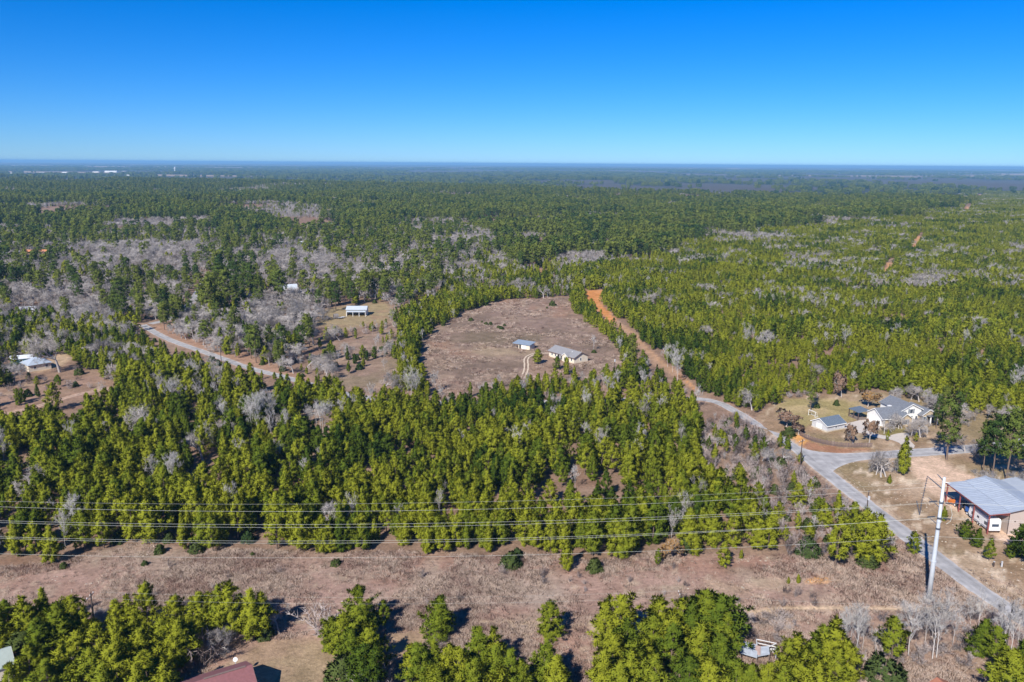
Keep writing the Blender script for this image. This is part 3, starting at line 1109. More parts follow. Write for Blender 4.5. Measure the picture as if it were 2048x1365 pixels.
# ---------------------------------------------------------------- where trees stand
ZONES = [
    # name, polygon (photo pixels of the ground), mean spacing, mix of kinds, height range
    ('low growth by the left road', [(285, 656), (330, 682), (430, 716), (560, 756), (650, 779), (640, 800), (540, 792), (420, 758), (320, 718), (270, 684)], 5.0,
     dict(pine=.6, brush=.25, juniper=.15), (2.2, 3.6)),
    ('brush by the road', [(1395, 850), (1480, 838), (1540, 875), (1600, 930), (1700, 1015), (1785, 1085), (1790, 1125), (1560, 1115),
                           (1540, 1060), (1430, 1010), (1400, 930)], 2.7,
     dict(slender=.10, oak=.03, brush=.64, pine=.13, juniper=.10), (3.2, 6.0)),
    ('dense plantation', [(700, 812), (850, 812), (1000, 812), (1060, 812), (1040, 900), (1010, 1000), (980, 1150),
                          (660, 1150), (680, 900)], 3.0, dict(pine=.965, slender=.025, juniper=.01), (5.4, 8.2)),
    ('right part of the near stand', [(1060, 812), (1400, 806), (1400, 930), (1435, 1010), (1560, 1060), (1560, 1150), (980, 1150), (1010, 1000), (1040, 900)], 4.1,
     dict(pine=.90, slender=.05, juniper=.05), (6.2, 10.0)),
    ('left stand', [(-400, 870), (0, 850), (60, 825), (150, 803), (240, 785), (330, 760), (430, 745), (560, 770), (700, 812), (690, 900),
                    (670, 1150), (-400, 1180)], 4.15, dict(pine=.87, slender=.05, oak=.02, juniper=.06), (6.2, 11.0)),
    ('trees below the ranch house', [(930, 792), (1000, 774), (1130, 764), (1235, 745), (1250, 735), (1240, 702), (1290, 706), (1325, 735), (1385, 787), (1436, 803),
                                     (1300, 801), (1000, 809), (880, 808)], 4.2, dict(pine=.72, slender=.2, brush=.08), (5, 7.5)),
    ('hedge by the firebreak', [(1135, 590), (1165, 583), (1186, 622), (1222, 654), (1270, 695), (1243, 706), (1200, 668), (1150, 627)], 2.9,
     dict(pine=1.0), (4.5, 6.5)),
    ('trees west of the pasture', [(800, 640), (850, 610), (960, 588), (1060, 596), (1000, 598), (930, 627), (870, 657), (843, 690), (842, 745),
                                   (862, 798), (812, 798), (792, 720)], 3.1, dict(pine=.9, slender=.07, juniper=.03), (5, 7.5)),
    ('barn lot', BARN_LOT, 60, dict(juniper=1), (1, 2)),
    ('half-open ground', [(560, 757), (640, 690), (700, 655), (800, 630), (795, 720), (815, 798), (740, 800)], 4.7,
     dict(pine=.44, slender=.20, oak=.12, juniper=.13, brush=.11), (2.5, 7)),
    ('left lot', LEFT_LOT, 6.5, dict(brush=.65, pine=.25, juniper=.1), (3, 6.5)),
    ('pines around the left lot', [(-400, 640), (60, 640), (285, 655), (330, 684), (430, 720), (560, 760), (430, 748), (330, 762), (240, 786), (60, 826), (0, 851), (-400, 872)],
     4.0, dict(pine=.72, oak=.16, slender=.06, juniper=.06), (6, 9)),
    ('right plantation', [(1130, 556), (1250, 528), (1300, 512), (1400, 490), (1560, 462), (1700, 449), (1850, 430), (1962, 386), (2400, 372),
                          (2400, 842), (2060, 842), (1880, 800), (1760, 786), (1640, 790), (1560, 797), (1510, 836), (1440, 800), (1400, 782), (1372, 752),
                          (1325, 720), (1290, 688), (1270, 662), (1205, 612)], 3.15, dict(pine=.97, slender=.025, oak=.005), (4.0, 8.4)),
    ('young wood above the pasture', [(850, 606), (900, 560), (1000, 520), (1080, 540), (1250, 530), (1215, 577), (1140, 592), (1060, 597), (960, 588)], 4.4,
     dict(pine=.75, slender=.12, oak=.08, juniper=.05), (5, 8)),
    ('left mixed wood', [(-500, 462), (300, 470), (560, 462), (800, 455), (1000, 470), (1080, 535), (1000, 520), (900, 560), (800, 632), (640, 640), (630, 690),
                         (560, 752), (430, 712), (330, 678), (285, 655), (60, 640), (-500, 640)], 5.2,
     dict(mature=.19, pine=.19, oak=.54, juniper=.08), (6, 9)),
]
OAK_PATCH = [[(150, 500), (300, 492), (420, 500), (420, 540), (330, 560), (180, 560)], [(0, 590), (150, 560), (230, 600), (180, 650), (40, 640)],
             [(480, 540), (560, 500), (680, 520), (720, 560), (600, 580)], [(560, 590), (640, 580), (640, 690), (520, 700), (470, 640)],
             [(230, 447), (420, 440), (430, 458), (230, 462)], [(1440, 478), (1565, 474), (1570, 486), (1440, 490)],
             [(1820, 560), (1900, 556), (1900, 585), (1820, 590)], [(1560, 520), (1660, 520), (1660, 545), (1560, 545)],
             [(1120, 520), (1210, 512), (1210, 535), (1120, 545)], [(860, 480), (980, 478), (980, 500), (860, 505)]]
OPEN_ROUND = [(1092, 700, 13), (1150, 730, 7), (1028, 697, 8), (76, 742, 11), (25, 728, 9), (60, 516, 14), (20, 510, 9), (606, 495, 13), (700, 490, 9), (455, 494, 12),
              (490, 494, 9), (572, 585, 13), (596, 590, 8), (646, 458, 18), (600, 462, 12), (713, 634, 12), (120, 720, 8), (55, 628, 9)]

KEEP_CLEAR = [[(280, 645), (330, 672), (430, 705), (560, 745), (575, 757), (545, 757), (430, 722), (330, 690), (283, 658)], FIREBREAK,
              [(0, 800), (60, 795), (150, 770), (235, 742), (240, 775), (150, 800), (60, 822), (0, 840)],
              [(60, 710), (140, 705), (150, 735), (110, 752), (65, 745)],
              [(1520, 852), (1560, 866), (1640, 925), (1760, 1018), (1830, 1075), (1812, 1088), (1740, 1035), (1630, 950), (1550, 888)],
              [(725, 793), (760, 800), (758, 806), (722, 800)],
              [(492, 788), (540, 776), (544, 846), (500, 862)], [(610, 806), (662, 797), (666, 852), (614, 852)]]
TREES = []      # (kind, x, y, height, zone, width factor, label)
rng = np.random.default_rng(7)
road_lines = [([(v.x, v.y) for v in [G(*q) for q in ROAD_MID[:8]]], 4.4), ([(v.x, v.y) for v in [G(*q) for q in ROAD_MID[7:]]], 2.6),
              ([tuple(((Vector(G(*a)) + Vector(G(*b))) / 2)[:2]) for a, b in zip(ROAD_L, ROAD_R)], 4.0),
              ([tuple(G(*q)[:2]) for q in [(285, 650), (340, 640), (372, 617), (390, 595), (408, 566), (418, 548)]], 5.0),
              ([tuple(G(*q)[:2]) for q in [(-90, 856), (0, 831), (84, 811), (153, 789), (231, 775)]], 3.0),
              ([tuple(G(*q)[:2]) for q in [(1042, 516), (1075, 540), (1100, 556)]], 4.5),
              ([tuple(G(*q)[:2]) for q in [(1766, 550), (1778, 535), (1790, 520)]], 4.5),
              ([tuple(G(*q)[:2]) for q in [(1824, 502), (1834, 486), (1846, 466)]], 3.6),
              ([tuple(G(*q)[:2]) for q in [(1928, 426), (1940, 408)]], 6.0),
              ([tuple(G(*q)[:2]) for q in [(1950, 398), (1965, 386)]], 8.0)]


def warp(X, Y, px, py):
    """ragged stand edges: shifts the zone look-up by stand-size noise"""
    far = smooth(640, 520, py)
    nearr = 1 - far
    a, b = fbm(X, Y, 60, 201, 3) - 0.5, fbm(X, Y, 60, 211, 3) - 0.5
    c, d = fbm(X, Y, 9, 221, 2) - 0.5, fbm(X, Y, 9, 231, 2) - 0.5
    return px + far * a * 150 + nearr * c * 22, py + far * b * 34 + nearr * d * 9


def scatter_zone(zi, name, poly, sp, mix, hr, done):
    P = np.array(gpoly(poly))
    x0, x1, y0, y1 = P[:, 0].min(), P[:, 0].max(), P[:, 1].min(), P[:, 1].max()
    y1 = min(y1, 3400)
    nx, ny = int((x1 - x0) / sp) + 1, int((y1 - y0) / sp) + 1
    gx, gy = np.meshgrid(np.arange(nx), np.arange(ny))
    X = x0 + (gx + 0.5 * (gy % 2) + rng.uniform(-0.42, 0.42, gx.shape)) * sp
    Y = y0 + (gy + rng.uniform(-0.42, 0.42, gx.shape)) * sp
    X, Y = X.ravel(), Y.ravel()
    px, py, D = project(X, Y, terr(X, Y))
    wx, wy = warp(X, Y, px, py)
    ok = inside(poly, wx, wy) & (px > -160) & (px < 2210)
    for other in done:
        ok &= ~inside(other, wx, wy)
    st = np.array(STRIP_TOP)
    ok &= py < np.interp(px, st[:, 0], st[:, 1]) + rng.normal(0, 2.5, len(px))
    return finish_points(zi, name, X, Y, px, py, ok, mix, hr)


def finish_points(zi, name, X, Y, px, py, ok, mix, hr):
    for ln, w in road_lines:
        near_l = seg_dist(ln, X, Y) < w
        ok &= ~near_l
    for qx, qy, r in OPEN_ROUND:
        c = G(qx, qy)
        ok &= np.hypot(X - c.x, Y - c.y) > r
    ok &= ~inside(FIREBREAK, px, py)
    # stand gaps
    if name in ('dense plantation', 'left stand', 'right plantation', 'right part of the near stand'):
        gp = fbm(X, Y, 13, 141, 3)
        ok &= (gp < 0.635) | (rng.uniform(0, 1, len(X)) < 0.25)
    fx, fy = warp(X, Y, px, py)
    if name != 'barn lot':
        ok &= ~inside(FIELD, fx, fy)
    X, Y, px, py = X[ok], Y[ok], px[ok], py[ok]
    kinds = list(mix)
    pr = np.array([mix[k] for k in kinds], float)
    pr = np.cumsum(pr / pr.sum())
    ki = np.searchsorted(pr, rng.uniform(0, 1, len(X)))
    patch = fbm(X, Y, 38, 77, 3)
    oakp = np.zeros(len(X), bool)
    for P in OAK_PATCH:
        oakp |= inside(P, px + rng.normal(0, 8, len(px)), py + rng.normal(0, 4, len(py)))
    hn = fbm(X, Y, 25, 88, 3)
    if name == 'half-open ground':
        hn = np.where(fbm(X, Y, 11, 55, 2) > 0.47, hn, -9)
    out = []
    for i in range(len(X)):
        if hn[i] < -1:
            continue
        k = kinds[min(ki[i], len(kinds) - 1)]
        if oakp[i] and rng.uniform() < (0.42 if name == 'right plantation' else 0.85):
            k = 'oak'
        elif name == 'right plantation' and rng.uniform() < (0.24 if py[i] < 590 else 0.22) * (patch[i] > (0.59 if py[i] < 590 else 0.665)):
            k = 'slender' if rng.uniform() < 0.65 else 'oak'
        elif name == 'left stand' and patch[i] > 0.66 and rng.uniform() < 0.4:
            k = 'slender'
        elif name == 'left mixed wood' and patch[i] > 0.57 and rng.uniform() < 0.5:
            k = 'oak'
        elif name == 'left mixed wood' and patch[i] < 0.40 and rng.uniform() < 0.5:
            k = 'pine'
        h = (hr[0] + (hr[1] - hr[0]) * np.clip(hn[i] * 1.6 - 0.3, 0, 1)) * rng.uniform(0.82, 1.14)
        if k == 'mature':
            h = rng.uniform(10, 15)
        elif k == 'oak':
            h = rng.uniform(5.5, 9)
        elif k == 'slender':
            h *= rng.uniform(0.95, 1.3)
        elif k == 'juniper':
            h = rng.uniform(1.5, 3.4)
        elif k == 'brush':
            h = rng.uniform(1.6, 3.8)
        if name == 'brush by the road' and k in ('oak', 'slender'):
            h = rng.uniform(2.8, 4.6)
        wf = float(rng.uniform(0.70, 1.10)) if k == 'pine' else (1.15 if k == 'oak' else 1.0)
        out.append((k, X[i], Y[i], h, zi, wf, None))
    if out:
        A = np.array([(o[1], o[2], o[3]) for o in out])
        kill = np.zeros(len(out), bool)
        for f in (0.45, 0.8):
            tx, ty, _ = project(A[:, 0], A[:, 1], terr(A[:, 0], A[:, 1]) + A[:, 2] * f)
            for q, K in enumerate(KEEP_CLEAR):
                kill |= inside(K, tx, ty) & (rng.uniform(0, 1, len(out)) < (0.30 if q == 0 else 1.0))
        kill &= rng.uniform(0, 1, len(out)) < 0.85
        out = [o for o, q in zip(out, kill) if not q]
    return out


done = [RIGHT_LOT]
for zi, (name, poly, sp, mix, hr) in enumerate(ZONES):
    TREES += scatter_zone(zi, name, poly, sp, mix, hr, done)
    done.append(poly)
NEAR_ZONES = list(done)
# old forest beyond: everything further out that no nearer zone claims
FAR_Z = len(ZONES)


def scatter_far():
    res = []
    for (ya, yb, sp) in ((560, 1000, 6.0), (1000, 1800, 6.6), (1800, 3300, 9.0)):
        nx, ny = int(2 * (0.80 * yb) / sp), int((yb - ya) / sp)
        gx, gy = np.meshgrid(np.arange(nx), np.arange(ny))
        X = (gx - nx / 2 + 0.5 * (gy % 2) + rng.uniform(-0.45, 0.45, gx.shape)).ravel() * sp
        Y = (ya + (gy + rng.uniform(-0.45, 0.45, gx.shape)) * sp).ravel()
        px, py, D = project(X, Y, terr(X, Y))
        ok = (px > -120) & (px < 2170) & (py < 640)
        wx, wy = warp(X, Y, px, py)
        for p in NEAR_ZONES:
            ok &= ~inside(p, wx, wy)
        edge = Y + 0.5 * X + (fbm(X, Y, 500, 91, 3) - 0.5) * 900
        ok &= rng.uniform(0, 1, len(X)) > smooth(2300, 3000, edge)
        clear = fbm(X, Y, 160, 95, 3)
        ok &= clear < 0.66
        for k in FIELDS_FAR:
            ok &= ~inside(k, px, py)
        X, Y, px, py = X[ok], Y[ok], px[ok], py[ok]
        patch = fbm(X, Y, 110, 97, 3)
        oakp = np.zeros(len(X), bool)
        for P in OAK_PATCH:
            oakp |= inside(P, px, py)
        u = rng.uniform(0, 1, len(X))
        for i in range(len(X)):
            k = 'mature'
            if oakp[i] or (patch[i] > 0.575 and u[i] < 0.75) or u[i] < 0.07:
                k = 'oak'
            elif u[i] > 0.80:
                k = 'pine'
            h = rng.uniform(9, 17) if k == 'mature' else rng.uniform(6, 9)
            res.append((k, X[i], Y[i], h, FAR_Z, 1.0, None))
    return res


FIELDS_FAR = [[(545, 440), (620, 436), (680, 448), (700, 462), (600, 466), (550, 455)], [(1970, 352), (2060, 352), (2060, 363), (1970, 364)]]
TREES += scatter_far()
# stands far out on the plain
STANDS = []
N = 34000
Yp = np.sqrt(rng.uniform(2300 ** 2, 16000 ** 2, N))
Xp = rng.uniform(-0.72, 0.72, N) * Yp
keep = (fbm(Xp, Yp * 0.55, 900, 51, 4) + rng.normal(0, 0.03, N) > np.where(Yp < 3600, 0.43, 0.465)) & (Yp + 0.5 * Xp > 2500) & (fbm(Xp * 0.5, Yp, 1200, 61, 4) < 0.645)
for a, b in zip(Xp[keep], Yp[keep]):
    STANDS.append((a, b))

# ---------------------------------------------------------------- single trees read off the photo
# kind, base x, base y, top y, width factor, label
SINGLE = []


def row(kind, items, label=None):
    for it in items:
        SINGLE.append((kind,) + tuple(it[:3]) + (it[3] if len(it) > 3 else 1.0, it[4] if len(it) > 4 else label))


LAB_BL = 'young pine in the clump between the maroon roof and the grey-green roof'
row('pine', [(15, 1275, 1200), (60, 1285, 1195), (92, 1262, 1178, 0.8), (150, 1272, 1195), (120, 1312, 1210, 1.2), (172, 1292, 1215),
             (238, 1266, 1200), (262, 1262, 1192), (298, 1264, 1170, 0.8), (355, 1264, 1195), (405, 1264, 1185), (440, 1266, 1172, 0.9),
             (466, 1272, 1173, 0.9), (506, 1278, 1178), (522, 1272, 1190), (205, 1340, 1250), (240, 1336, 1245), (330, 1336, 1242, 1.1),
             (358, 1336, 1238, 1.1), (290, 1352, 1262), (60, 1372, 1292), (130, 1386, 1290, 1.1), (190, 1400, 1300), (240, 1392, 1290, 1.2),
             (302, 1402, 1302, 1.2), (350, 1345, 1275), (30, 1405, 1330), (100, 1412, 1322), (222, 1432, 1325), (282, 1432, 1330),
             (160, 1346, 1262), (84, 1330, 1240, 1.1), (335, 1415, 1318), (0, 1300, 1215), (270, 1310, 1232), (385, 1300, 1232)], LAB_BL)
LAB_BM = 'young pine in the clump between the maroon-roofed yard and the lone pines'
row('pine', [(726, 1264, 1173, 1.0), (690, 1312, 1228, 1.1), (766, 1252, 1204, 0.9), (702, 1335, 1258, 1.1), (742, 1342, 1258), (664, 1302, 1238, 1.1),
             (736, 1400, 1290, 1.0), (715, 1300, 1212, 1.1)], LAB_BM)
row('pine', [(879, 1275, 1196, 1.15, 'round-crowned lone pine standing by the sandy track in the dry grass'),
             (1100, 1278, 1206, 0.95, 'slimmer lone pine standing on the sandy track beyond the round-crowned one')])
LAB_BC = 'young pine in the clump below the two lone pines on the sandy track'
row('pine', [(842, 1382, 1288), (868, 1372, 1282, 1.1), (822, 1368, 1294), (960, 1352, 1257, 1.1), (986, 1346, 1258, 1.1), (922, 1392, 1300),
             (992, 1384, 1290), (1022, 1402, 1302), (950, 1412, 1320), (1042, 1402, 1322), (900, 1378, 1290), (880, 1420, 1330), (1000, 1430, 1340)], LAB_BC)
row('pine', [(1097, 1378, 1283, 0.95), (1106, 1402, 1310)], 'narrow pine between two pine clumps, throwing its shadow on bare grass')
LAB_BR = 'tall dense pine in the big clump between lone pines and the broken shed'
row('pine', [(1238, 1292, 1190, 1.0), (1210, 1302, 1206), (1256, 1332, 1240), (1222, 1362, 1270), (1262, 1392, 1290), (1202, 1402, 1300),
             (1290, 1372, 1280), (1320, 1292, 1202, 0.9), (1355, 1292, 1200, 0.8), (1408, 1292, 1184, 1.2), (1432, 1302, 1194, 1.1), (1380, 1302, 1198),
             (1452, 1312, 1226), (1300, 1322, 1232), (1340, 1352, 1250, 1.1), (1400, 1362, 1250, 1.1), (1440, 1372, 1270), (1262, 1402, 1302),
             (1310, 1412, 1310), (1370, 1412, 1310), (1420, 1422, 1322), (1345, 1330, 1235), (1235, 1430, 1330), (1470, 1405, 1322)], LAB_BR)
LAB_BR2 = 'pine in the clump between the broken shed and the bare saplings'
row('pine', [(1500, 1412, 1334), (1530, 1408, 1330), (1560, 1420, 1332), (1592, 1352, 1275), (1622, 1352, 1268), (1602, 1392, 1300),
             (1642, 1342, 1252), (1664, 1352, 1242, 1.1), (1690, 1372, 1290), (1572, 1362, 1282), (1636, 1420, 1328), (1670, 1392, 1300)], LAB_BR2)
row('pine', [(1783, 1328, 1240, 0.9, 'bushy pine among bare white-stemmed saplings below the steel pole'),
             (1960, 1312, 1240, 1.05), (1986, 1328, 1254, 1.1), (2012, 1402, 1302, 1.1), (2042, 1402, 1290, 1.1), (2060, 1380, 1310)],
    'pine in the group beside the asphalt road below the steel pole')
row('pine', [(1132, 1142, 1077, 0.9, 'dark pine standing out from the stand edge into the dry grass'),
             (1315, 1134, 1098, 0.8), (1448, 1136, 1085, 0.9), (1482, 1118, 1100, 0.8), (1390, 1112, 1060)],
    'small pine at the edge of the stand along the dry grass strip')
row('pine', [(1577, 1168, 1155, 0.8), (1596, 1167, 1149, 0.8)], 'tiny pine seedling in the dry grass beside the orange soil scrape')
LAB_PR = 'full pine in the roadside group between the steel pole and the stand'
row('pine', [(1670, 1135, 1036, 0.95), (1650, 1054, 1007, 1.1), (1724, 1122, 1022, 1.0), (1750, 1126, 1035, 1.0), (1706, 1060, 1005, 1.0),
             (1690, 1110, 1040, 0.8)], LAB_PR)
row('pine', [(1828, 1108, 1066, 0.95)], 'small pine on the road verge crossed by the steel pole shadow')
LAB_PM = 'bushy pine on the grass bank beside the open-sided metal building'
row('pine', [(1930, 1078, 1040, 1.1), (1954, 1094, 1058, 1.1), (1978, 1122, 1078, 1.1), (2036, 1112, 1050, 1.1), (2020, 1116, 1084), (2052, 1132, 1062, 1.1), (1887, 1042, 1014, 1.1)], LAB_PM)
row('juniper', [(1022, 1132, 1099, 1.3), (1190, 1141, 1110, 1.1), (1615, 1108, 1066, 1.1), (1373, 1100, 1070, 1.1), (1735, 1130, 1104, 1.5), (290, 1130, 1119, 1.2),
                (505, 1112, 1103, 1.2), (672, 1130, 1116, 1.2), (127, 1136, 1122), (320, 1106, 1084, 1.1), (392, 1104, 1080, 1.1)],
    'rounded dark evergreen shrub on the edge of the dry grass strip')
row('juniper', [(530, 1274, 1242, 1.0, 'dark evergreen shrub at the end of the pine clump by the yard'),
                (685, 1358, 1304, 1.15, 'big dark rounded evergreen at the edge of the maroon-roofed yard'),
                (1768, 1357, 1306, 1.2, 'olive rounded shrub at the foot of a bushy pine among bare saplings'),
                (45, 1302, 1252, 1.2, 'olive evergreen above the grey-green roof corner')])
row('golden', [(1345, 1114, 1070, 1.0, 'rust-brown leafed oak at the edge of the pine stand by the strip')])
row('oak', [(437, 1310, 1252, 1.0, 'leafless white-twigged round tree at the corner of the roof yard'),
            (560, 1268, 1214, 1.0, 'leafless grey bush-like tree standing in front of the dry grass'),
            (200, 1264, 1214, 1.0, 'leafless grey tree in shade among the pines near the utility pole'),
            (320, 872, 804, 1.0, 'pale spreading leafless tree at the back of the dark pine stand')])
row('brush', [(640, 1270, 1216, 1.4), (402, 1328, 1266, 1.2), (150, 1362, 1312, 1.2), (22, 1278, 1240, 1.2), (775, 1378, 1325, 1.0), (730, 1395, 1340, 1.0),
              (255, 1255, 1225, 1.2), (385, 1318, 1280, 1.2), (870, 1295, 1275, 1.4), (1010, 1150, 1138)],
    'leafless brownish thicket bush between the pines below the dry grass strip')
LAB_W = 'tall white-stemmed leafless sapling below the steel pole'
row('slender', [(1700, 1294, 1196), (1712, 1312, 1198), (1690, 1304, 1205), (1817, 1312, 1184, 1.5), (1865, 1318, 1168, 1.2), (1873, 1316, 1174, 1.1),
                (1940, 1262, 1184, 1.2), (1956, 1258, 1178, 1.2), (1990, 1272, 1190, 1.1), (2007, 1318, 1198, 1.2), (2018, 1316, 1195, 1.3), (1750, 1312, 1248, 1.2),
                (1795, 1300, 1220), (1850, 1290, 1205), (1905, 1290, 1200), (2035, 1300, 1215), (1725, 1300, 1215), (1680, 1285, 1220)], LAB_W)
BR = np.random.default_rng(31)
row('brush', [(BR.uniform(1495, 1590), BR.uniform(1235, 1285), 0, 1.3) for _ in range(14)] +
    [(BR.uniform(1680, 2060), BR.uniform(1235, 1345), 0, 1.2) for _ in range(70)], 'low leafless purplish brush below the sandy track by the steel pole')
row('brush', [(BR.uniform(1560, 1640), BR.uniform(1170, 1215), 0, 0.8) for _ in range(6)] + [(BR.uniform(250, 1500), BR.uniform(1135, 1215), 0, 0.7) for _ in range(26)],
    'small brown weedy bush in the dry grass strip')
# house lots on the right
row('mature', [(1893, 920, 792, 0.9, 'tall bare-trunked pine standing between the side road and gravel yard'),
               (1985, 952, 838, 0.85), (2012, 960, 830, 0.95), (2046, 965, 828, 0.95), (1966, 944, 852, 0.8), (2070, 950, 840, 0.9)],
    'big old pine in the grove beyond the metal building')
row('mature', [(1620, 824, 740, 0.6, 'leaning tall pine with bare trunk standing on the lawn behind the shed')])
row('pine', [(1803, 950, 875, 0.85, 'dense upright pine on the grass corner across from the driveway'),
             (1778, 968, 950, 1.1, 'knee-high pine seedling on the dry grass corner by the road'),
             (1774, 884, 862, 0.7, 'slim young pine beside the curved concrete driveway'),
             (1831, 885, 866, 1.0, 'small yellow-green pine on the island inside the driveway'),
             (1600, 925, 905, 0.9, 'small yellowish pine on the road bank by the utility pole'),
             (1575, 903, 870, 0.9, 'young pine on the road bank above the small yellowish one')])
row('juniper', [(1673, 811, 797, 0.9, 'tiny dark evergreen on the lawn behind the two-storey house'),
                (1634, 816, 805, 0.9, 'tiny dark evergreen beside the leaning pine on the lawn'),
                (1577, 872, 850, 1.2, 'dark shrub on the road bank below the russet oaks')])
row('oak', [(1762, 955, 905, 0.9), (1752, 950, 908, 0.8), (1772, 954, 912, 0.8)], 'leafless grey oak beside the dense upright pine on the corner')
row('oak', [(1768, 868, 836, 0.9), (1797, 858, 822, 0.9), (1804, 858, 826, 0.9), (1822, 873, 830, 1.0), (1841, 875, 828, 1.1), (1854, 868, 836, 0.9)],
    'leafless oak in the front yard of the two-storey house')
row('oak', [(1785, 806, 775, 0.9), (1802, 802, 770), (1822, 800, 768), (1838, 804, 768, 1.1), (1855, 806, 774), (1870, 822, 784), (1890, 830, 790), (1910, 830, 800), (1930, 846, 815),
            (1950, 842, 812), (1975, 838, 805), (2000, 842, 812), (2030, 840, 806), (1960, 905, 862), (1945, 920, 878), (1985, 1000, 940), (2005, 1002, 950), (1955, 985, 935), (2040, 1000, 940), (1930, 905, 865)],
    'leafless grey oak in the trees around the two-storey house')
row('mature', [(1872, 858, 790, 0.8), (1886, 846, 780, 0.8), (1912, 852, 785, 0.7)], 'dark pine close beside the porch end of the two-storey house')
row('pine', [(1945, 825, 780), (1958, 828, 786), (1985, 826, 782), (2000, 830, 788), (2020, 832, 790), (2044, 828, 784), (1930, 818, 778)],
    'yellow-green pine in the row behind the two-storey house grove')
row('russet', [(1706, 888, 846, 0.62, 'red-brown leafed oak behind the picket fence, nearer the shed'),
               (1738, 886, 834, 0.6, 'half-bare russet oak behind the fence beside the driveway'),
               (1572, 854, 818, 1.35, 'wide russet-leafed oak on the bank above the road'),
               (1597, 870, 846, 1.2, 'small russet-leafed oak at the end of the picket fence'),
               (1683, 795, 740, 0.55, 'narrow rust-red dead tree at the plantation edge behind the lawn')])
row('golden', [(1735, 814, 778, 1.1, 'golden-brown leafed oak beside the porch of the two-storey house')])
row('brush', [(BR.uniform(1560, 1640), BR.uniform(786, 797), 0, 1.2) for _ in range(14)], 'purplish brush along the back edge of the lawn')
# ranch house pasture
row('pine', [(1075, 729, 699, 1.15, 'lone pine between the wheel tracks and the ranch house'),
             (1114, 740, 714, 1.0, 'small pine in front of the ranch house porch'),
             (1133, 750, 715, 0.7, 'slim pine in front of the ranch house near its gable')])
row('mature', [(1262, 748, 670, 0.75, 'tall thin pine with a visible pale trunk beside the pasture')])
row('slender', [(1187, 702, 668, 1.3, 'lone white leafless tree standing in the pasture by the ranch house')])
row('juniper', [(942, 642, 634, 1.2), (972, 649, 643, 1.2), (981, 650, 642, 1.2), (997, 656, 650, 1.2), (1003, 659, 651, 1.2), (1009, 652, 647, 1.2), (1105, 612, 599, 1.0), (964, 645, 641), (1094, 617, 613),
                (1188, 706, 698, 1.2), (887, 652, 644), (1228, 640, 634)], 'small dark cedar bush dotted in the open pasture')
row('slender', [(822, 797, 726, 1.2), (831, 797, 735), (816, 795, 740), (870, 784, 736), (866, 788, 742), (505, 872, 790), (512, 865, 780), (520, 868, 778), (530, 850, 772), (498, 850, 785), (536, 845, 775),
                (494, 862, 792), (516, 875, 784), (526, 860, 776), (540, 858, 780), (620, 860, 806), (646, 868, 800), (662, 862, 800), (640, 855, 796), (625, 850, 808), (634, 862, 800), (642, 866, 798), (650, 860, 802), (658, 858, 796), (615, 846, 812)],
    'white-barked leafless tree in a bare group above the pine stand')
row('oak', [(120, 745, 660, 1.0, 'big pale leafless tree beside the blue-grey roofed house')])
row('slender', [(1355, 770, 690), (1345, 745, 680), (1490, 705, 640), (1335, 735, 685), (1400, 742, 700), (1655, 685, 640), (1650, 700, 660), (1690, 700, 650), (1810, 690, 655), (1925, 700, 655), (2026, 790, 735, 1.3)],
    'pale leafless tree rising out of the plantation behind the two-storey house')
row('mature', [(420, 640, 560), (400, 610, 548), (455, 620, 545), (500, 600, 530), (470, 590, 528), (440, 590, 530), (520, 618, 552), (660, 615, 560), (672, 622, 565), (640, 610, 560), (690, 610, 560), (730, 605, 545),
               (750, 600, 540), (770, 598, 545), (610, 600, 545), (350, 650, 590), (330, 640, 585), (560, 610, 545), (160, 610, 550), (120, 590, 540), (200, 600, 545), (240, 620, 560), (60, 580, 525), (85, 600, 545)],
    'old dark pine standing in the grey leafless wood around the white barn')

for kind, bx, by, ty, wf, label in SINGLE:
    g = G(bx, by)
    if ty:
        h = max(0.6, height_at(bx, ty, g.y) - g.z)
    else:
        h = float(rng.uniform(1.1, 2.1))
    if kind == 'pine' and by > 1180:
        wf *= 1.22
    TREES.append((kind, g.x, g.y, h, -1, wf, label))

# ---------------------------------------------------------------- build: nearest ones single, the rest as stuff
NAMES = dict(pine='pine_tree', mature='old_pine_tree', oak='bare_oak_tree', slender='bare_sapling', russet='russet_oak_tree', golden='golden_oak_tree',
             juniper='evergreen_shrub', brush='bare_bush')
CATS = dict(pine='pine tree', mature='pine tree', oak='bare tree', slender='bare tree', russet='oak tree', golden='oak tree', juniper='shrub', brush='bush')
LOOK = dict(pine='young green pine', mature='tall old pine', oak='grey leafless oak', slender='slim pale leafless tree', juniper='dark evergreen shrub',
            brush='leafless brownish bush')
WHERE0 = {0: 'in the bushy ground between the pine stand and the road', 1: 'in the dense bright stand above the dry grass strip',
         2: 'in the darker stand between the dirt track and dry grass strip', 3: 'in the trees below the ranch house', 4: 'in the hedge row beside the orange firebreak',
         5: 'between the white barn clearing and the pasture', 7: 'on the half-open ground below the white barn', 8: 'on the open lot by the dirt track',
         9: 'in the pines around the blue-grey roofed house', 10: 'in the wide plantation behind the two-storey house', 11: 'in the wood above the pasture',
         12: 'in the mixed wood of bare oaks around the white barn', 6: 'by the white barn', FAR_Z: 'in the far forest'}
WHERE = {0: 'on the low bank beside the curving country road', 3: 'in the looser stand next to the roadside brush', FAR_Z: WHERE0[FAR_Z]}
for k, v in WHERE0.items():
    if k != FAR_Z:
        WHERE[k + 1 if k < 2 else k + 2] = v
LIMIT = dict(pine=300, mature=110, oak=150, slender=170, russet=99, golden=99, juniper=130, brush=190)


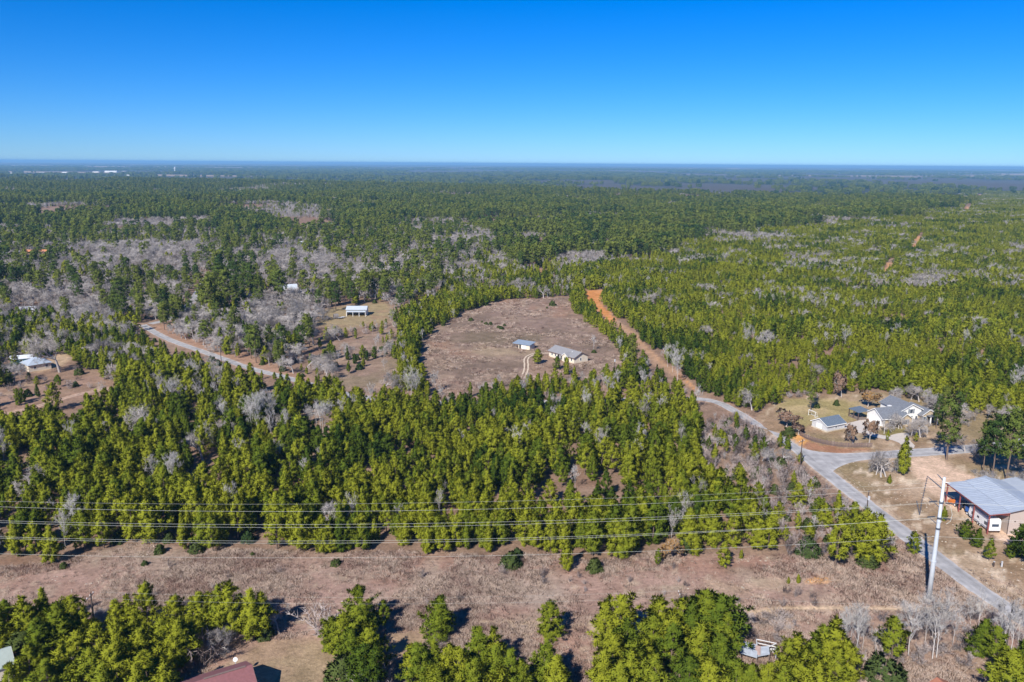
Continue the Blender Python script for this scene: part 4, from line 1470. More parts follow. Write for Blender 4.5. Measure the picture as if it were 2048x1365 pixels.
def place(kind, x, y, h, wf, label, group, i):
    fs = FORMS[kind]
    H, parts, joined = fs[i % len(fs)]
    root = bpy.data.objects.new(NAMES[kind], None)
    root.empty_display_size = 0.5
    s = h / H
    root.location = (x, y, float(terr(x, y)))
    rr = random.Random(i * 7 + 1)
    w = s * wf * rr.uniform(0.92, 1.08)
    root.scale = (w, w, s)
    root.rotation_euler = (0, 0, rr.uniform(0, 6.28))
    COL.objects.link(root)
    tag(root, label, CATS[kind], group)
    for nm, me in parts:
        o = bpy.data.objects.new(nm, me)
        o.parent = root
        COL.objects.link(o)


by_kind = {}
for t in TREES:
    by_kind.setdefault(t[0], []).append(t)
REST = {}
cnt = 0
for kind, ts in by_kind.items():
    X = np.array([t[1] for t in ts])
    Y = np.array([t[2] for t in ts])
    Hh = np.array([t[3] for t in ts])
    px, py, D = project(X, Y, terr(X, Y))
    vis = (px > -40) & (px < 2088) & (py < 1400)
    size = Hh / D * vis + np.array([1.0 if t[6] else 0.0 for t in ts]) * vis
    order = np.argsort(-size)
    lim = LIMIT[kind]
    rest = []
    for r, j in enumerate(order):
        k, x, y, h, z, wf, label = ts[j]
        if r < lim and vis[j]:
            if label is None:
                label = LOOK[k] + ' ' + WHERE[z]
            place(k, x, y, h, wf, label, label, cnt)
            cnt += 1
        else:
            rest.append((x, y, h, wf))
    REST[kind] = rest


def scatter_stuff(name, kind, pts, label, squash=1.0):
    """pts: (x, y, h, width factor) -> one object of geometry-node instances"""
    fs = FORMS[kind]
    src = bpy.data.collections.new(name + '_forms')
    for q, (H, parts, joined) in enumerate(fs):
        o = bpy.data.objects.new('%s_form_%s' % (name, chr(97 + q)), joined)
        src.objects.link(o)
    P = np.array(pts, float)
    n = len(P)
    r = np.random.default_rng(len(name))
    me = bpy.data.meshes.new(name)
    me.vertices.add(n)
    me.vertices.foreach_set('co', np.stack([P[:, 0], P[:, 1], terr(P[:, 0], P[:, 1])], 1).astype(np.float32).ravel())
    s = P[:, 2] / fs[0][0]
    w = s * P[:, 3] * r.uniform(0.9, 1.1, n)
    a = me.attributes.new('size', 'FLOAT_VECTOR', 'POINT')
    a.data.foreach_set('vector', np.stack([w, w, s], 1).astype(np.float32).ravel())
    a = me.attributes.new('turn', 'FLOAT_VECTOR', 'POINT')
    a.data.foreach_set('vector', np.stack([r.normal(0, 0.03, n), r.normal(0, 0.03, n), r.uniform(0, 6.28, n)], 1).astype(np.float32).ravel())
    a = me.attributes.new('form', 'INT', 'POINT')
    a.data.foreach_set('value', r.integers(0, len(fs), n).astype(np.int32))
    ob = bpy.data.objects.new(name, me)
    COL.objects.link(ob)
    ob['kind'] = 'stuff'
    tag(ob, label[0], label[1])
    ng = bpy.data.node_groups.new(name, 'GeometryNodeTree')
    ng.interface.new_socket('Geometry', in_out='INPUT', socket_type='NodeSocketGeometry')
    ng.interface.new_socket('Geometry', in_out='OUTPUT', socket_type='NodeSocketGeometry')
    Nn, L = ng.nodes, ng.links
    gi, go = Nn.new('NodeGroupInput'), Nn.new('NodeGroupOutput')
    ip = Nn.new('GeometryNodeInstanceOnPoints')
    ci = Nn.new('GeometryNodeCollectionInfo')
    ci.inputs['Collection'].default_value = src
    ci.inputs['Separate Children'].default_value = True
    ci.inputs['Reset Children'].default_value = True
    L.new(gi.outputs[0], ip.inputs['Points'])
    L.new(ci.outputs[0], ip.inputs['Instance'])
    ip.inputs['Pick Instance'].default_value = True

    def att(nm, tp):
        q = Nn.new('GeometryNodeInputNamedAttribute')
        q.data_type = tp
        q.inputs['Name'].default_value = nm
        return next(o for o in q.outputs if o.enabled and o.name == 'Attribute')
    L.new(att('form', 'INT'), ip.inputs['Instance Index'])
    L.new(att('size', 'FLOAT_VECTOR'), ip.inputs['Scale'])
    e2r = Nn.new('FunctionNodeEulerToRotation')
    L.new(att('turn', 'FLOAT_VECTOR'), e2r.inputs[0])
    L.new(e2r.outputs[0], ip.inputs['Rotation'])
    L.new(ip.outputs[0], go.inputs[0])
    md = ob.modifiers.new('scatter', 'NODES')
    md.node_group = ng
    return ob


for kind, nm, lab in (('pine', 'young_pine_forest', ('mass of young green pines filling the plantations', 'forest')),
                      ('mature', 'old_pine_forest', ('dark old pine forest stretching to the plain', 'forest')),
                      ('oak', 'bare_oak_wood', ('grey leafless oak wood scattered through the pines', 'wood')),
                      ('slender', 'bare_sapling_wood', ('thin pale leafless trees scattered in the plantations', 'wood')),
                      ('juniper', 'evergreen_undergrowth', ('low dark evergreen undergrowth among the trees', 'undergrowth')),
                      ('brush', 'bare_undergrowth', ('low leafless brush among the trees', 'undergrowth'))):
    pts = REST.get(kind, [])
    if not pts:
        continue
    P = np.array(pts)
    if kind in ('pine', 'mature', 'oak', 'slender'):
        dn = P[:, 1] < (345 if kind == 'pine' else 420)
        if dn.any():
            scatter_stuff(nm, kind, P[dn], lab)
        if (~dn).any():
            scatter_stuff('distant_' + nm, kind + '_far', P[~dn], (lab[0] + ', farther off', lab[1]))
    else:
        scatter_stuff(nm, kind, P, lab)
SP = np.array([(a, b, float(rng.uniform(11, 17)), 1.15) for a, b in STANDS])
scatter_stuff('plain_woodland', 'stand', SP, ('bluish belts of woodland on the distant plain', 'woodland'))

# dry grass tussocks of the strip, pasture and banks
GT = []
st_arr = np.array(STRIP_TOP)
n = 120000
X = rng.uniform(-110, 125, n)
Y = rng.uniform(100, 185, n)
px, py, D = project(X, Y, np.zeros(n))
dens = fbm(X, Y, 14, 33, 3)
ok = (py > np.interp(px, st_arr[:, 0], st_arr[:, 1]) - 4) & (px > -40) & (px < 2090) & (rng.uniform(0, 1, n) < smooth(0.30, 0.62, dens) * 0.95 + 0.06)
for P in (BOTTOM_LAWN, BOTTOM_LAWN2, GRAVEL):
    ok &= ~inside(P, px, py)
inlot = inside(RIGHT_LOT, px, py)
ok &= ~inlot | (rng.uniform(0, 1, n) < 0.12)
for ln, w in road_lines[:3]:
    ok &= seg_dist(ln, X, Y) > 2.9
ok &= seg_dist([tuple(G(*q)[:2]) for q in [(1500, 1226), (1560, 1218), (1700, 1216), (1900, 1219)]], X, Y) > 0.8
for a, b, q in zip(X[ok], Y[ok], dens[ok]):
    GT.append((a, b, float(rng.uniform(0.28, 0.60)) * (0.7 + 0.6 * q), 1.7))
n = 16000
X = rng.uniform(-70, 90, n)
Y = rng.uniform(268, 480, n)
px, py, D = project(X, Y, np.zeros(n))
ok = inside(FIELD, px, py) & (rng.uniform(0, 1, n) < smooth(0.35, 0.65, fbm(X, Y, 12, 34, 3)))
for a, b in zip(X[ok], Y[ok]):
    GT.append((a, b, float(rng.uniform(0.35, 0.8)), 1.6))
scatter_stuff('dry_grass', 'tuft', GT, ('brownish dry grass tussocks on the cleared strip and pasture', 'grass'))
print('trees', {k: len(v) for k, v in by_kind.items()}, 'single', cnt, 'stands', len(STANDS), 'tufts', len(GT))

# ---------------------------------------------------------------- buildings
M_WSID = mat('white_siding', (0.74, 0.72, 0.68), 0.7, 0.06, 1.5, stripes=('Z', 2.2))
M_TRIM = mat('white_trim', (0.78, 0.77, 0.74), 0.6, 0.04)
M_STONE = mat('tan_stone', (0.47, 0.37, 0.25), 0.9, 0.2, 3.0, bump=0.4)
M_SHIN = mat('grey_shingles', (0.155, 0.165, 0.185), 0.9, 0.22, 2.2, bump=0.3, detail=8)
M_SHIN2 = mat('blue_grey_shingles', (0.115, 0.145, 0.185), 0.9, 0.22, 2.4, bump=0.3, detail=8)
M_SHIN3 = mat('mid_grey_shingles', (0.24, 0.235, 0.24), 0.9, 0.16, 2.0, bump=0.3, detail=8)
M_MAROON = mat('maroon_shingles', (0.225, 0.095, 0.095), 0.9, 0.14, 2.4, bump=0.3, detail=8)
M_ORANGE = mat('orange_roof', (0.50, 0.20, 0.09), 0.8, 0.12)
M_BROWNR = mat('brown_roof', (0.19, 0.135, 0.115), 0.85, 0.15)
M_CREAM = mat('cream_render', (0.66, 0.58, 0.46), 0.85, 0.07, 1.2)
M_GREYW = mat('pale_grey_wall', (0.52, 0.52, 0.53), 0.75, 0.06, 1.2, stripes=('Z', 2.5))
M_BLOCK = mat('block_base', (0.50, 0.45, 0.37), 0.9, 0.12, 2)
M_METALR = mat('galvanised_roof', (0.44, 0.485, 0.545), 0.5, 0.07, 0.7, metal=0.25, stripes=('Y', 1.6), spec=0.5)
M_METALW = mat('beige_metal_wall', (0.45, 0.37, 0.32), 0.6, 0.05, 0.8, stripes=('X', 3.0))
M_REDST = mat('red_oxide_steel', (0.26, 0.075, 0.065), 0.6, 0.15, 2)
M_DARK = mat('dark_door_and_shade', (0.03, 0.03, 0.035), 0.5, 0.1)  # porch shade put into the colour; also colours the barn door
M_GLASS = mat('window_glass', (0.06, 0.08, 0.11), 0.08, 0.1, 1.0, spec=0.8)
M_BLUER = mat('blue_metal_roof', (0.25, 0.30, 0.355), 0.5, 0.1, 1.0, stripes=('X', 2.5), spec=0.5)
M_PALER = mat('pale_blue_metal_roof', (0.50, 0.54, 0.57), 0.45, 0.08, 1.0, stripes=('X', 2.5), spec=0.5)
M_GREENR = mat('grey_green_roof', (0.33, 0.375, 0.335), 0.85, 0.07, 2.0)
M_WOOD = mat('weathered_wood', (0.20, 0.155, 0.13), 0.9, 0.25, 3)
M_POLE = mat('creosoted_pole', (0.085, 0.06, 0.05), 0.9, 0.25, 3)
M_STEEL = mat('weathered_pole_steel', (0.50, 0.53, 0.56), 0.55, 0.09, 0.9, metal=0.0, spec=0.5)
M_INS = mat('dark_insulator', (0.07, 0.08, 0.10), 0.35, 0.1, spec=0.6)
M_WIRE = mat('aluminium_wire', (0.60, 0.61, 0.55), 0.5, 0.05, metal=0.0)
M_WHITE_P = mat('white_gelcoat', (0.80, 0.80, 0.79), 0.3, 0.03, spec=0.6)
M_BLACK = mat('black_rubber', (0.03, 0.03, 0.03), 0.8, 0.2)
M_BLUEP = mat('blue_paint', (0.03, 0.13, 0.42), 0.4, 0.08, spec=0.5)
M_ORANGEP = mat('orange_paint', (0.55, 0.16, 0.03), 0.5, 0.1)
M_STRIPE = mat('grey_stripe', (0.33, 0.35, 0.40), 0.5, 0.05)


def frame_px(name, a, b, label, category, group=None):
    """Empty at ground pixel a, local x towards ground pixel b, local y to the left of it (away)"""
    A, B = G(*a), G(*b)
    d = B - A
    e = empty(name, A, math.atan2(d.y, d.x))
    tag(e, label, category, group)
    return e, d.length


def gable(parent, x0, x1, y0, y1, h, rise, axis, wallm, roofm, ov=0.45, z0=-0.1, trim=None, th=0.16, wall_name='wall'):
    """gabled volume: wall prism and a thick roof chevron, white barge boards"""
    xm, ym = (x0 + x1) / 2, (y0 + y1) / 2
    if axis == 'x':
        pent = [(x0, y0, z0), (x0, y1, z0), (x0, y1, h), (x0, ym, h + rise), (x0, y0, h)]
        w = MB().prism(pent, (x1 - x0, 0, 0)).build(wall_name, wallm, parent)
        sl = rise / (ym - y0)
        def chev(xa, xb, t0, t1, o):
            c = [(xa, y0 - o, h - o * sl + t0), (xa, ym, h + rise + t0), (xa, y1 + o, h - o * sl + t0),
                 (xa, y1 + o, h - o * sl + t1), (xa, ym, h + rise + t1), (xa, y0 - o, h - o * sl + t1)]
            return MB().prism(c, (xb - xa, 0, 0))
        r = chev(x0 - ov, x1 + ov, 0.012, th, ov).build('roof', roofm, parent)
        if trim:
            chev(x0 - ov - 0.05, x0 - ov - 0.004, -0.10, th - 0.02, ov).build('barge_board', trim, parent)
            chev(x1 + ov + 0.004, x1 + ov + 0.05, -0.10, th - 0.02, ov).build('barge_board', trim, parent)
            for yy, s in ((y0 - ov, -1), (y1 + ov, 1)):
                ya, yb = sorted((yy + s * 0.004, yy + s * 0.09))
                MB().box(x0 - ov, x1 + ov, ya, yb, h - ov * sl - 0.10, h - ov * sl + th - 0.02).build('gutter', trim, parent)
    else:
        pent = [(x0, y0, z0), (x1, y0, z0), (x1, y0, h), (xm, y0, h + rise), (x0, y0, h)]
        w = MB().prism(pent, (0, y1 - y0, 0)).build(wall_name, wallm, parent)
        sl = rise / (xm - x0)
        def chev(ya, yb, t0, t1, o):
            c = [(x0 - o, ya, h - o * sl + t0), (xm, ya, h + rise + t0), (x1 + o, ya, h - o * sl + t0),
                 (x1 + o, ya, h - o * sl + t1), (xm, ya, h + rise + t1), (x0 - o, ya, h - o * sl + t1)]
            return MB().prism(c, (0, yb - ya, 0))
        r = chev(y0 - ov, y1 + ov, 0.012, th, ov).build('roof', roofm, parent)
        if trim:
            chev(y0 - ov - 0.05, y0 - ov - 0.004, -0.10, th - 0.02, ov).build('barge_board', trim, parent)
            chev(y1 + ov + 0.004, y1 + ov + 0.05, -0.10, th - 0.02, ov).build('barge_board', trim, parent)
    return w, r


def window_y(parent, xc, y, z, w, hgt, side=-1, shutters=None, door=False):
    """window on a wall facing -y (side=-1): frame with pane inside"""
    a, b = sorted((y + side * 0.004, y + side * 0.07))
    f = MB()
    f.box(xc - w / 2, xc - w / 2 + 0.09, a, b, z, z + hgt).box(xc + w / 2 - 0.09, xc + w / 2, a, b, z, z + hgt)
    f.box(xc - w / 2 + 0.09, xc + w / 2 - 0.09, a, b, z, z + 0.09).box(xc - w / 2 + 0.09, xc + w / 2 - 0.09, a, b, z + hgt - 0.09, z + hgt)
    o = f.build('door' if door else 'window', M_TRIM, parent)
    a2, b2 = sorted((y + side * 0.004, y + side * 0.03))
    MB().box(xc - w / 2 + 0.09, xc + w / 2 - 0.09, a2, b2, z + 0.09, z + hgt - 0.09).build('pane', M_GLASS, o)
    if shutters:
        for s in (-1, 1):
            c = xc + s * (w / 2 + 0.24)
            MB().box(c - 0.21, c + 0.21, a, b - side * 0.01, z, z + hgt).build('shutter', shutters, parent)
    return o


def window_x(parent, x, yc, z, w, hgt, side=-1):
    a, b = sorted((x + side * 0.004, x + side * 0.07))
    f = MB()
    f.box(a, b, yc - w / 2, yc - w / 2 + 0.09, z, z + hgt).box(a, b, yc + w / 2 - 0.09, yc + w / 2, z, z + hgt)
    f.box(a, b, yc - w / 2 + 0.09, yc + w / 2 - 0.09, z, z + 0.09).box(a, b, yc - w / 2 + 0.09, yc + w / 2 - 0.09, z + hgt - 0.09, z + hgt)
    o = f.build('window', M_TRIM, parent)
    a2, b2 = sorted((x + side * 0.004, x + side * 0.03))
    MB().box(a2, b2, yc - w / 2 + 0.09, yc + w / 2 - 0.09, z + 0.09, z + hgt - 0.09).build('pane', M_GLASS, o)
    return o


# --- two-storey house on the right
hs = empty('house', (116.6, 238.8, 0), math.radians(14))
tag(hs, 'two-storey white and tan stone house with grey shingle roofs beside the curved driveway', 'house')
gable(hs, 0, 9.2, 0, 7.4, 2.7, 2.25, 'x', M_WSID, M_SHIN, trim=M_TRIM)
MB().box(0.9, 4.5, -0.07, -0.004, 0, 2.55).build('stone_cladding', M_STONE, hs)
for yc in (2.1, 5.2):
    MB().box(-0.06, -0.004, yc - 1.25, yc + 1.25, 0, 2.2).build('garage_door', M_TRIM, hs)
gable(hs, 7.8, 15.4, 1.6, 11.2, 4.3, 1.85, 'y', M_WSID, M_SHIN, trim=M_TRIM)
gable(hs, 5.0, 9.6, -1.3, 5.0, 2.6, 1.5, 'y', M_STONE, M_SHIN, trim=M_TRIM)
gable(hs, 14.4, 20.0, 0.2, 8.2, 2.7, 1.7, 'y', M_STONE, M_SHIN, trim=M_TRIM)
window_y(hs, 11.6, 1.6, 3.05, 1.3, 1.5, -1, M_SHIN2)
window_y(hs, 11.6, 1.6, 0.7, 1.5, 1.6, -1)
window_y(hs, 3.0, -0.07, 0.7, 1.2, 1.5, -1)
window_y(hs, 7.3, -1.3, 0.7, 1.6, 1.5, -1, M_SHIN2)
window_y(hs, 15.6, 0.2, 0.7, 1.2, 1.5, -1, M_SHIN2)
window_y(hs, 13.7, 1.6, 0.02, 1.0, 2.1, -1, None, True)
MB().box(16.9, 19.3, 0.1, 0.196, 0.02, 2.35).build('porch_shade_panel', M_DARK, hs)  # dark panel on the wall, painted as the shade inside the porch
for x in (16.8, 19.4):
    MB().box(x - 0.16, x + 0.16, -1.3, -1.0, 0, 2.4).build('porch_post', M_TRIM, hs)
MB().box(16.2, 20.1, -1.5, 0.19, 2.4, 2.56).build('porch_canopy', M_SHIN, hs)
MB().box(6.4, 7.3, 5.6, 6.3, 3.4, 4.6).box(6.25, 7.45, 5.45, 6.45, 4.6, 4.72).build('skylight_curb', M_TRIM, hs)
# back porch
MB().prism([(-3.6, 7.0, 2.55), (0.6, 7.0, 3.05), (0.6, 12.0, 3.05), (-3.6, 12.0, 2.55)], (0, 0, 0.16)).build('porch_roof', M_SHIN2, hs)
for x, y in ((-3.4, 7.2), (-3.4, 11.8), (-3.4, 9.5)):
    MB().box(x - 0.12, x + 0.12, y - 0.12, y + 0.12, 0, 2.62).build('porch_post', M_POLE, hs)
MB().box(-3.5, 0.0, 7.1, 11.9, -0.05, 0.35).build('porch_deck', M_WOOD, hs)
MB().box(-3.46, -3.40, 7.3, 11.7, 0.95, 1.05).box(-3.46, -3.40, 7.3, 11.7, 0.6, 0.66).build('porch_rail', M_WOOD, hs)

# --- shed
sh, L = frame_px('shed', (1653.5, 865), (1689, 858), 'white shed with blue-grey shingle roof behind the picket fence', 'shed')
gable(sh, 0, L, 0, 6.0, 2.05, 1.55, 'x', M_GREYW, M_SHIN2, 0.35, trim=M_TRIM)
MB().box(-0.06, L + 0.06, -0.06, 6.06, -0.1, 0.38).build('block_base', M_BLOCK, sh)
MB().box(-0.05, -0.004, 2.0, 4.2, 0.4, 1.95).build('door', M_TRIM, sh)
window_y(sh, L * 0.5, 0.0, 0.8, 0.9, 0.8, -1)

# --- ranch house in the pasture
rh, L = frame_px('ranch_house', (1098, 713), (1148, 728), 'cream ranch house with grey roof and front gable in the pasture', 'house')
gable(rh, 0, L, 0, 7.6, 2.55, 1.75, 'x', M_CREAM, M_SHIN3, 0.5, trim=M_BROWNR)
gable(rh, L * 0.60, L * 0.60 + 3.4, -0.9, 4.0, 2.5, 1.15, 'y', M_CREAM, M_SHIN3, 0.3, trim=M_TRIM)
for q in (0.13, 0.27):
    window_y(rh, L * q, 0, 0.8, 1.0, 1.3, -1)
window_y(rh, L * 0.60 + 1.7, -0.9, 0.7, 1.1, 1.3, -1)
window_y(rh, L * 0.9, 0, 0.8, 1.0, 1.3, -1)
window_y(rh, L * 0.5, 0, 0.02, 1.0, 2.1, -1, None, True)
MB().box(L * 0.36, L * 0.585, -0.05, -0.004, 0.02, 2.35).build('porch_shade', M_DARK, rh)  # flat near-black slab painting the shade of a recessed porch
for q in (0.36, 0.47):
    MB().box(L * q - 0.1, L * q + 0.1, -0.45, -0.25, 0, 2.4).build('porch_post', M_TRIM, rh)
window_x(rh, L, 3.6, 0.8, 0.9, 1.3, 1)
MB().box(L * 0.72, L * 0.72 + 0.6, 2.6, 3.2, 3.2, 4.0).build('roof_vent', M_TRIM, rh)

# --- small barn beside it
bb, L = frame_px('blue_roofed_barn', (1027, 696), (1047, 699), 'small cream barn with a sloping blue metal roof behind the ranch house', 'barn')
MB().box(2.6, 8.4, 0, 4.2, -0.1, 2.1).build('wall', M_CREAM, bb)
MB().prism([(-0.4, -0.5, 2.12), (8.8, -0.5, 2.12), (8.8, 4.7, 2.85), (-0.4, 4.7, 2.85)], (0, 0, 0.1)).build('roof', M_BLUER, bb)
for x in (0.0, 2.4):
    for y in (0.0, 4.2):
        MB().box(x - 0.08, x + 0.08, y - 0.08, y + 0.08, -0.1, 2.2 + 0.13 * y).build('post', M_WOOD, bb)
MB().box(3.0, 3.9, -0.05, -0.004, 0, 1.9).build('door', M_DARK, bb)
MB().box(4.3, 5.3, -0.05, -0.004, 0, 1.9).box(5.5, 6.5, -0.05, -0.004, 0, 1.9).build('door_leaf', M_TRIM, bb)

# --- open white barn on the left
wb, L = frame_px('white_barn', (693, 632), (733, 632), 'open-fronted white barn with pale blue metal roof on its own clearing', 'barn')
MB().box(0, 0.18, 0, 7, -0.1, 3.4).box(L - 0.18, L, 0, 7, -0.1, 3.4).box(0.18, L - 0.18, 6.8, 7, -0.1, 3.4).build('wall', M_TRIM, wb)
MB().prism([(0, 0, 3.4), (0, 7, 3.4), (0, 3.5, 4.6)], (0.18, 0, 0)).prism([(L - 0.18, 0, 3.4), (L - 0.18, 7, 3.4), (L - 0.18, 3.5, 4.6)], (0.18, 0, 0)).build('gable_wall', M_TRIM, wb)
c = [(-0.3, -0.5, 3.25), (-0.3, 3.5, 4.62), (-0.3, 7.5, 3.25), (-0.3, 7.5, 3.4), (-0.3, 3.5, 4.77), (-0.3, -0.5, 3.4)]
MB().prism(c, (L + 0.6, 0, 0)).build('roof', M_PALER, wb)
MB().prism([(0.2, -2.2, 2.35), (L - 0.2, -2.2, 2.35), (L - 0.2, -0.1, 2.75), (0.2, -0.1, 2.75)], (0, 0, 0.1)).build('awning', M_PALER, wb)
for q in (0.03, 0.35, 0.66, 0.97):
    MB().box(L * q - 0.1, L * q + 0.1, -2.1, -1.9, -0.1, 2.42).build('post', M_TRIM, wb)
# things beside the barn
g = G(672, 638)
rb = empty('round_bale', g, 0.5)
tag(rb, 'large weathered grey round bale standing beside the white barn', 'bale')
MB().disc((0, 0, 1.35), 'x', 0, 1.4, 2.2, 20).build('roll', mat('weathered_hay', (0.20, 0.18, 0.17), 0.95, 0.3, 3, bump=0.5), rb)
MB().disc((-0.5, 0, 1.35), 'x', 0, 1.42, 0.08, 20).disc((0.5, 0, 1.35), 'x', 0, 1.42, 0.08, 20).build('twine', M_WOOD, rb)
ft, Lf = frame_px('flatbed_trailer', (678, 639), (690, 637), 'small flatbed trailer between the round bale and white barn', 'trailer')
MB().box(0, 4.2, 0, 1.9, 0.62, 0.75).build('deck', M_GREYW, ft)
MB().box(-1.4, 0, 0.88, 1.02, 0.58, 0.68).build('tongue', M_STEEL, ft)
for y in (-0.14, 2.04):
    w = MB().disc((2.1, y, 0.36), 'y', 0, 0.36, 0.22, 14).build('wheel', M_BLACK, ft)

# --- open-sided metal building with the motor shed behind
mb = empty('metal_building', (106.3, 164.2, 0), 0)
tag(mb, 'large metal building with grey roof and open lean-to on red steel columns', 'building')
ob_x = 4.4
MB().box(ob_x, ob_x + 9.2, 0, 17.6, -0.1, 5.25).build('wall', M_METALW, mb)
MB().prism([(ob_x, 0, 5.25), (ob_x + 9.2, 0, 5.25), (ob_x + 4.6, 0, 6.4)], (0, 17.6, 0)).build('gable_wall', M_METALW, mb)
MB().prism([(ob_x - 0.15, -0.35, 5.30), (ob_x + 4.6, -0.35, 6.48), (ob_x + 9.4, -0.35, 5.30), (ob_x + 9.4, -0.35, 5.40), (ob_x + 4.6, -0.35, 6.58), (ob_x - 0.15, -0.35, 5.40)],
           (0, 18.3, 0)).build('roof', M_METALR, mb)
MB().prism([(-0.28, -0.35, 4.745), (ob_x - 0.17, -0.35, 5.22), (ob_x - 0.17, -0.35, 5.30), (-0.28, -0.35, 4.825)], (0, 18.3, 0)).build('lean_to_roof', M_METALR, mb)
MB().box(-0.38, -0.29, -0.36, 17.97, 4.58, 4.82).build('eave_trim', M_REDST, mb)
MB().prism([(-0.28, -0.45, 4.63), (ob_x - 0.17, -0.45, 5.10), (ob_x - 0.17, -0.45, 5.28), (-0.28, -0.45, 4.81)], (0, 0.09, 0)).build('eave_trim', M_REDST, mb)
MB().prism([(ob_x - 0.15, -0.44, 5.20), (ob_x + 4.6, -0.44, 6.38), (ob_x + 9.4, -0.44, 5.20), (ob_x + 9.4, -0.44, 5.36), (ob_x + 4.6, -0.44, 6.54), (ob_x - 0.15, -0.44, 5.36)],
           (0, 0.085, 0)).build('barge_trim', M_POLE, mb)
seam = MB()
for q in range(1, 20):
    yq = -0.35 + 18.3 * q / 20
    seam.prism([(ob_x - 0.1, yq - 0.025, 5.413), (ob_x + 4.59, yq - 0.025, 6.588), (ob_x + 4.59, yq - 0.025, 6.65), (ob_x - 0.1, yq - 0.025, 5.47)], (0, 0.05, 0))
    seam.prism([(-0.26, yq - 0.025, 4.835), (ob_x - 0.2, yq - 0.025, 5.305), (ob_x - 0.2, yq - 0.025, 5.36), (-0.26, yq - 0.025, 4.885)], (0, 0.05, 0))
seam.build('roof_seams', M_METALR, mb)['kind'] = 'stuff'
MB().box(ob_x + 4.3, ob_x + 4.9, -0.36, 17.97, 6.56, 6.66).build('ridge_cap', M_METALR, mb)
for yy in (0.05, 5.9, 11.8, 17.5):
    MB().box(-0.12, 0.12, yy - 0.12, yy + 0.12, -0.1, 4.70).build('column', M_REDST, mb)
    MB().box(0.12, ob_x - 0.01, yy - 0.06, yy + 0.06, 4.50, 4.70).build('rafter', M_REDST, mb)
MB().box(ob_x - 0.1, ob_x - 0.004, -0.1, 0.02, -0.1, 5.0).build('corner_trim', M_POLE, mb)
MB().box(ob_x + 1.2, ob_x + 1.5, -0.12, -0.004, 3.0, 3.2).build('wall_lamp', M_POLE, mb)
MB().box(-0.35, ob_x, 17.62, 17.7, -0.1, 0.25).build('kerb_beam', M_WOOD, mb)
m2 = empty('rear_workshop', (119.95, 170.5, 0), 0)
tag(m2, 'grey-roofed workshop adjoining the far side of the open-sided metal building', 'building')
gable(m2, 0, 10.5, 0, 15, 3.6, 1.3, 'y', M_METALW, M_METALR, 0.25)

# --- travel trailer under the lean-to
rv = empty('travel_trailer', (108.1, 164.6, 0), math.radians(90))
tag(rv, 'long white travel trailer with dark rear window parked under the metal lean-to', 'trailer')
prof = [(0, 0.62), (8.0, 0.62), (8.5, 1.25), (8.1, 2.95), (7.6, 3.2), (0.35, 3.25), (0.0, 2.7)]
MB().prism([(x, -1.22, z) for x, z in prof], (0, 2.44, 0)).build('body', M_WHITE_P, rv)
MB().box(0.5, 7.9, 1.224, 1.24, 2.72, 2.86).build('awning_rail', M_STRIPE, rv)
MB().box(0.5, 7.9, 1.224, 1.235, 0.70, 1.0).build('skirt_stripe', M_STRIPE, rv)
for x, z, w, h in ((1.6, 1.75, 1.1, 0.75), (4.6, 1.9, 0.8, 0.5), (6.9, 1.75, 0.7, 0.7)):
    MB().box(x - w / 2, x + w / 2, 1.224, 1.25, z - h / 2, z + h / 2).build('side_window', M_GLASS, rv)
dr = MB().box(3.2, 3.9, 1.224, 1.245, 0.75, 2.55).build('door', M_WHITE_P, rv)
MB().box(3.75, 3.83, 1.246, 1.28, 1.5, 1.7).build('handle', M_POLE, dr)
MB().box(3.12, 3.18, 1.224, 1.24, 0.72, 2.6).build('door_seam', M_STRIPE, rv)
MB().box(-0.03, -0.004, -0.78, 0.78, 1.6, 2.25).build('rear_window', M_GLASS, rv)
MB().box(-0.12, -0.004, -1.15, 1.15, 0.5, 0.68).build('bumper', M_POLE, rv)
for x in (3.6, 4.5):
    for y in (-1.12, 1.12):
        w = MB().disc((x, y, 0.36), 'y', 0, 0.36, 0.22, 14).build('wheel', M_BLACK, rv)
        MB().disc((x, y, 0.36), 'y', 0, 0.2, 0.24, 10).build('rim', M_WHITE_P, w)
MB().box(8.3, 9.6, -0.07, 0.07, 0.5, 0.64).build('hitch', M_POLE, rv)
for x in (2.2, 5.6):
    MB().box(x - 0.35, x + 0.35, -0.35, 0.35, 3.22, 3.42).build('roof_vent', M_TRIM, rv)

# --- tractor and blue cart
tr = empty('tractor', (107.9, 177.0, 0), math.radians(95))
tag(tr, 'small dark blue tractor with white wheel rims under the metal lean-to', 'tractor')
MB().prism([(0.2, -0.4, 0.75), (2.3, -0.32, 0.75), (2.4, -0.32, 1.35), (0.9, -0.4, 1.5), (0.2, -0.4, 1.1)], (0, 0.76, 0)).build('body', mat('navy_paint', (0.02, 0.05, 0.16), 0.4, 0.1), tr)
MB().box(0.0, 0.55, -0.3, 0.3, 1.15, 1.3).box(-0.05, 0.06, -0.3, 0.3, 1.3, 1.75).build('seat', M_BLACK, tr)
MB().tube([(-0.1, -0.55, 0.9), (-0.1, -0.55, 2.35), (-0.1, 0.55, 2.35), (-0.1, 0.55, 0.9)], 0.05, 6).build('roll_bar', M_BLACK, tr)
MB().tube([(0.85, 0, 1.35), (0.65, 0, 1.75)], 0.04, 6).build('steering_column', M_BLACK, tr)
for x, y, r in ((0.2, -0.75, 0.65), (0.2, 0.75, 0.65), (2.0, -0.62, 0.42), (2.0, 0.62, 0.42)):
    w = MB().disc((x, y, r), 'y', 0, r, 0.34, 18).build('wheel', M_BLACK, tr)
    MB().disc((x, y, r), 'y', 0, r * 0.58, 0.38, 14).build('rim', M_WHITE_P, w)
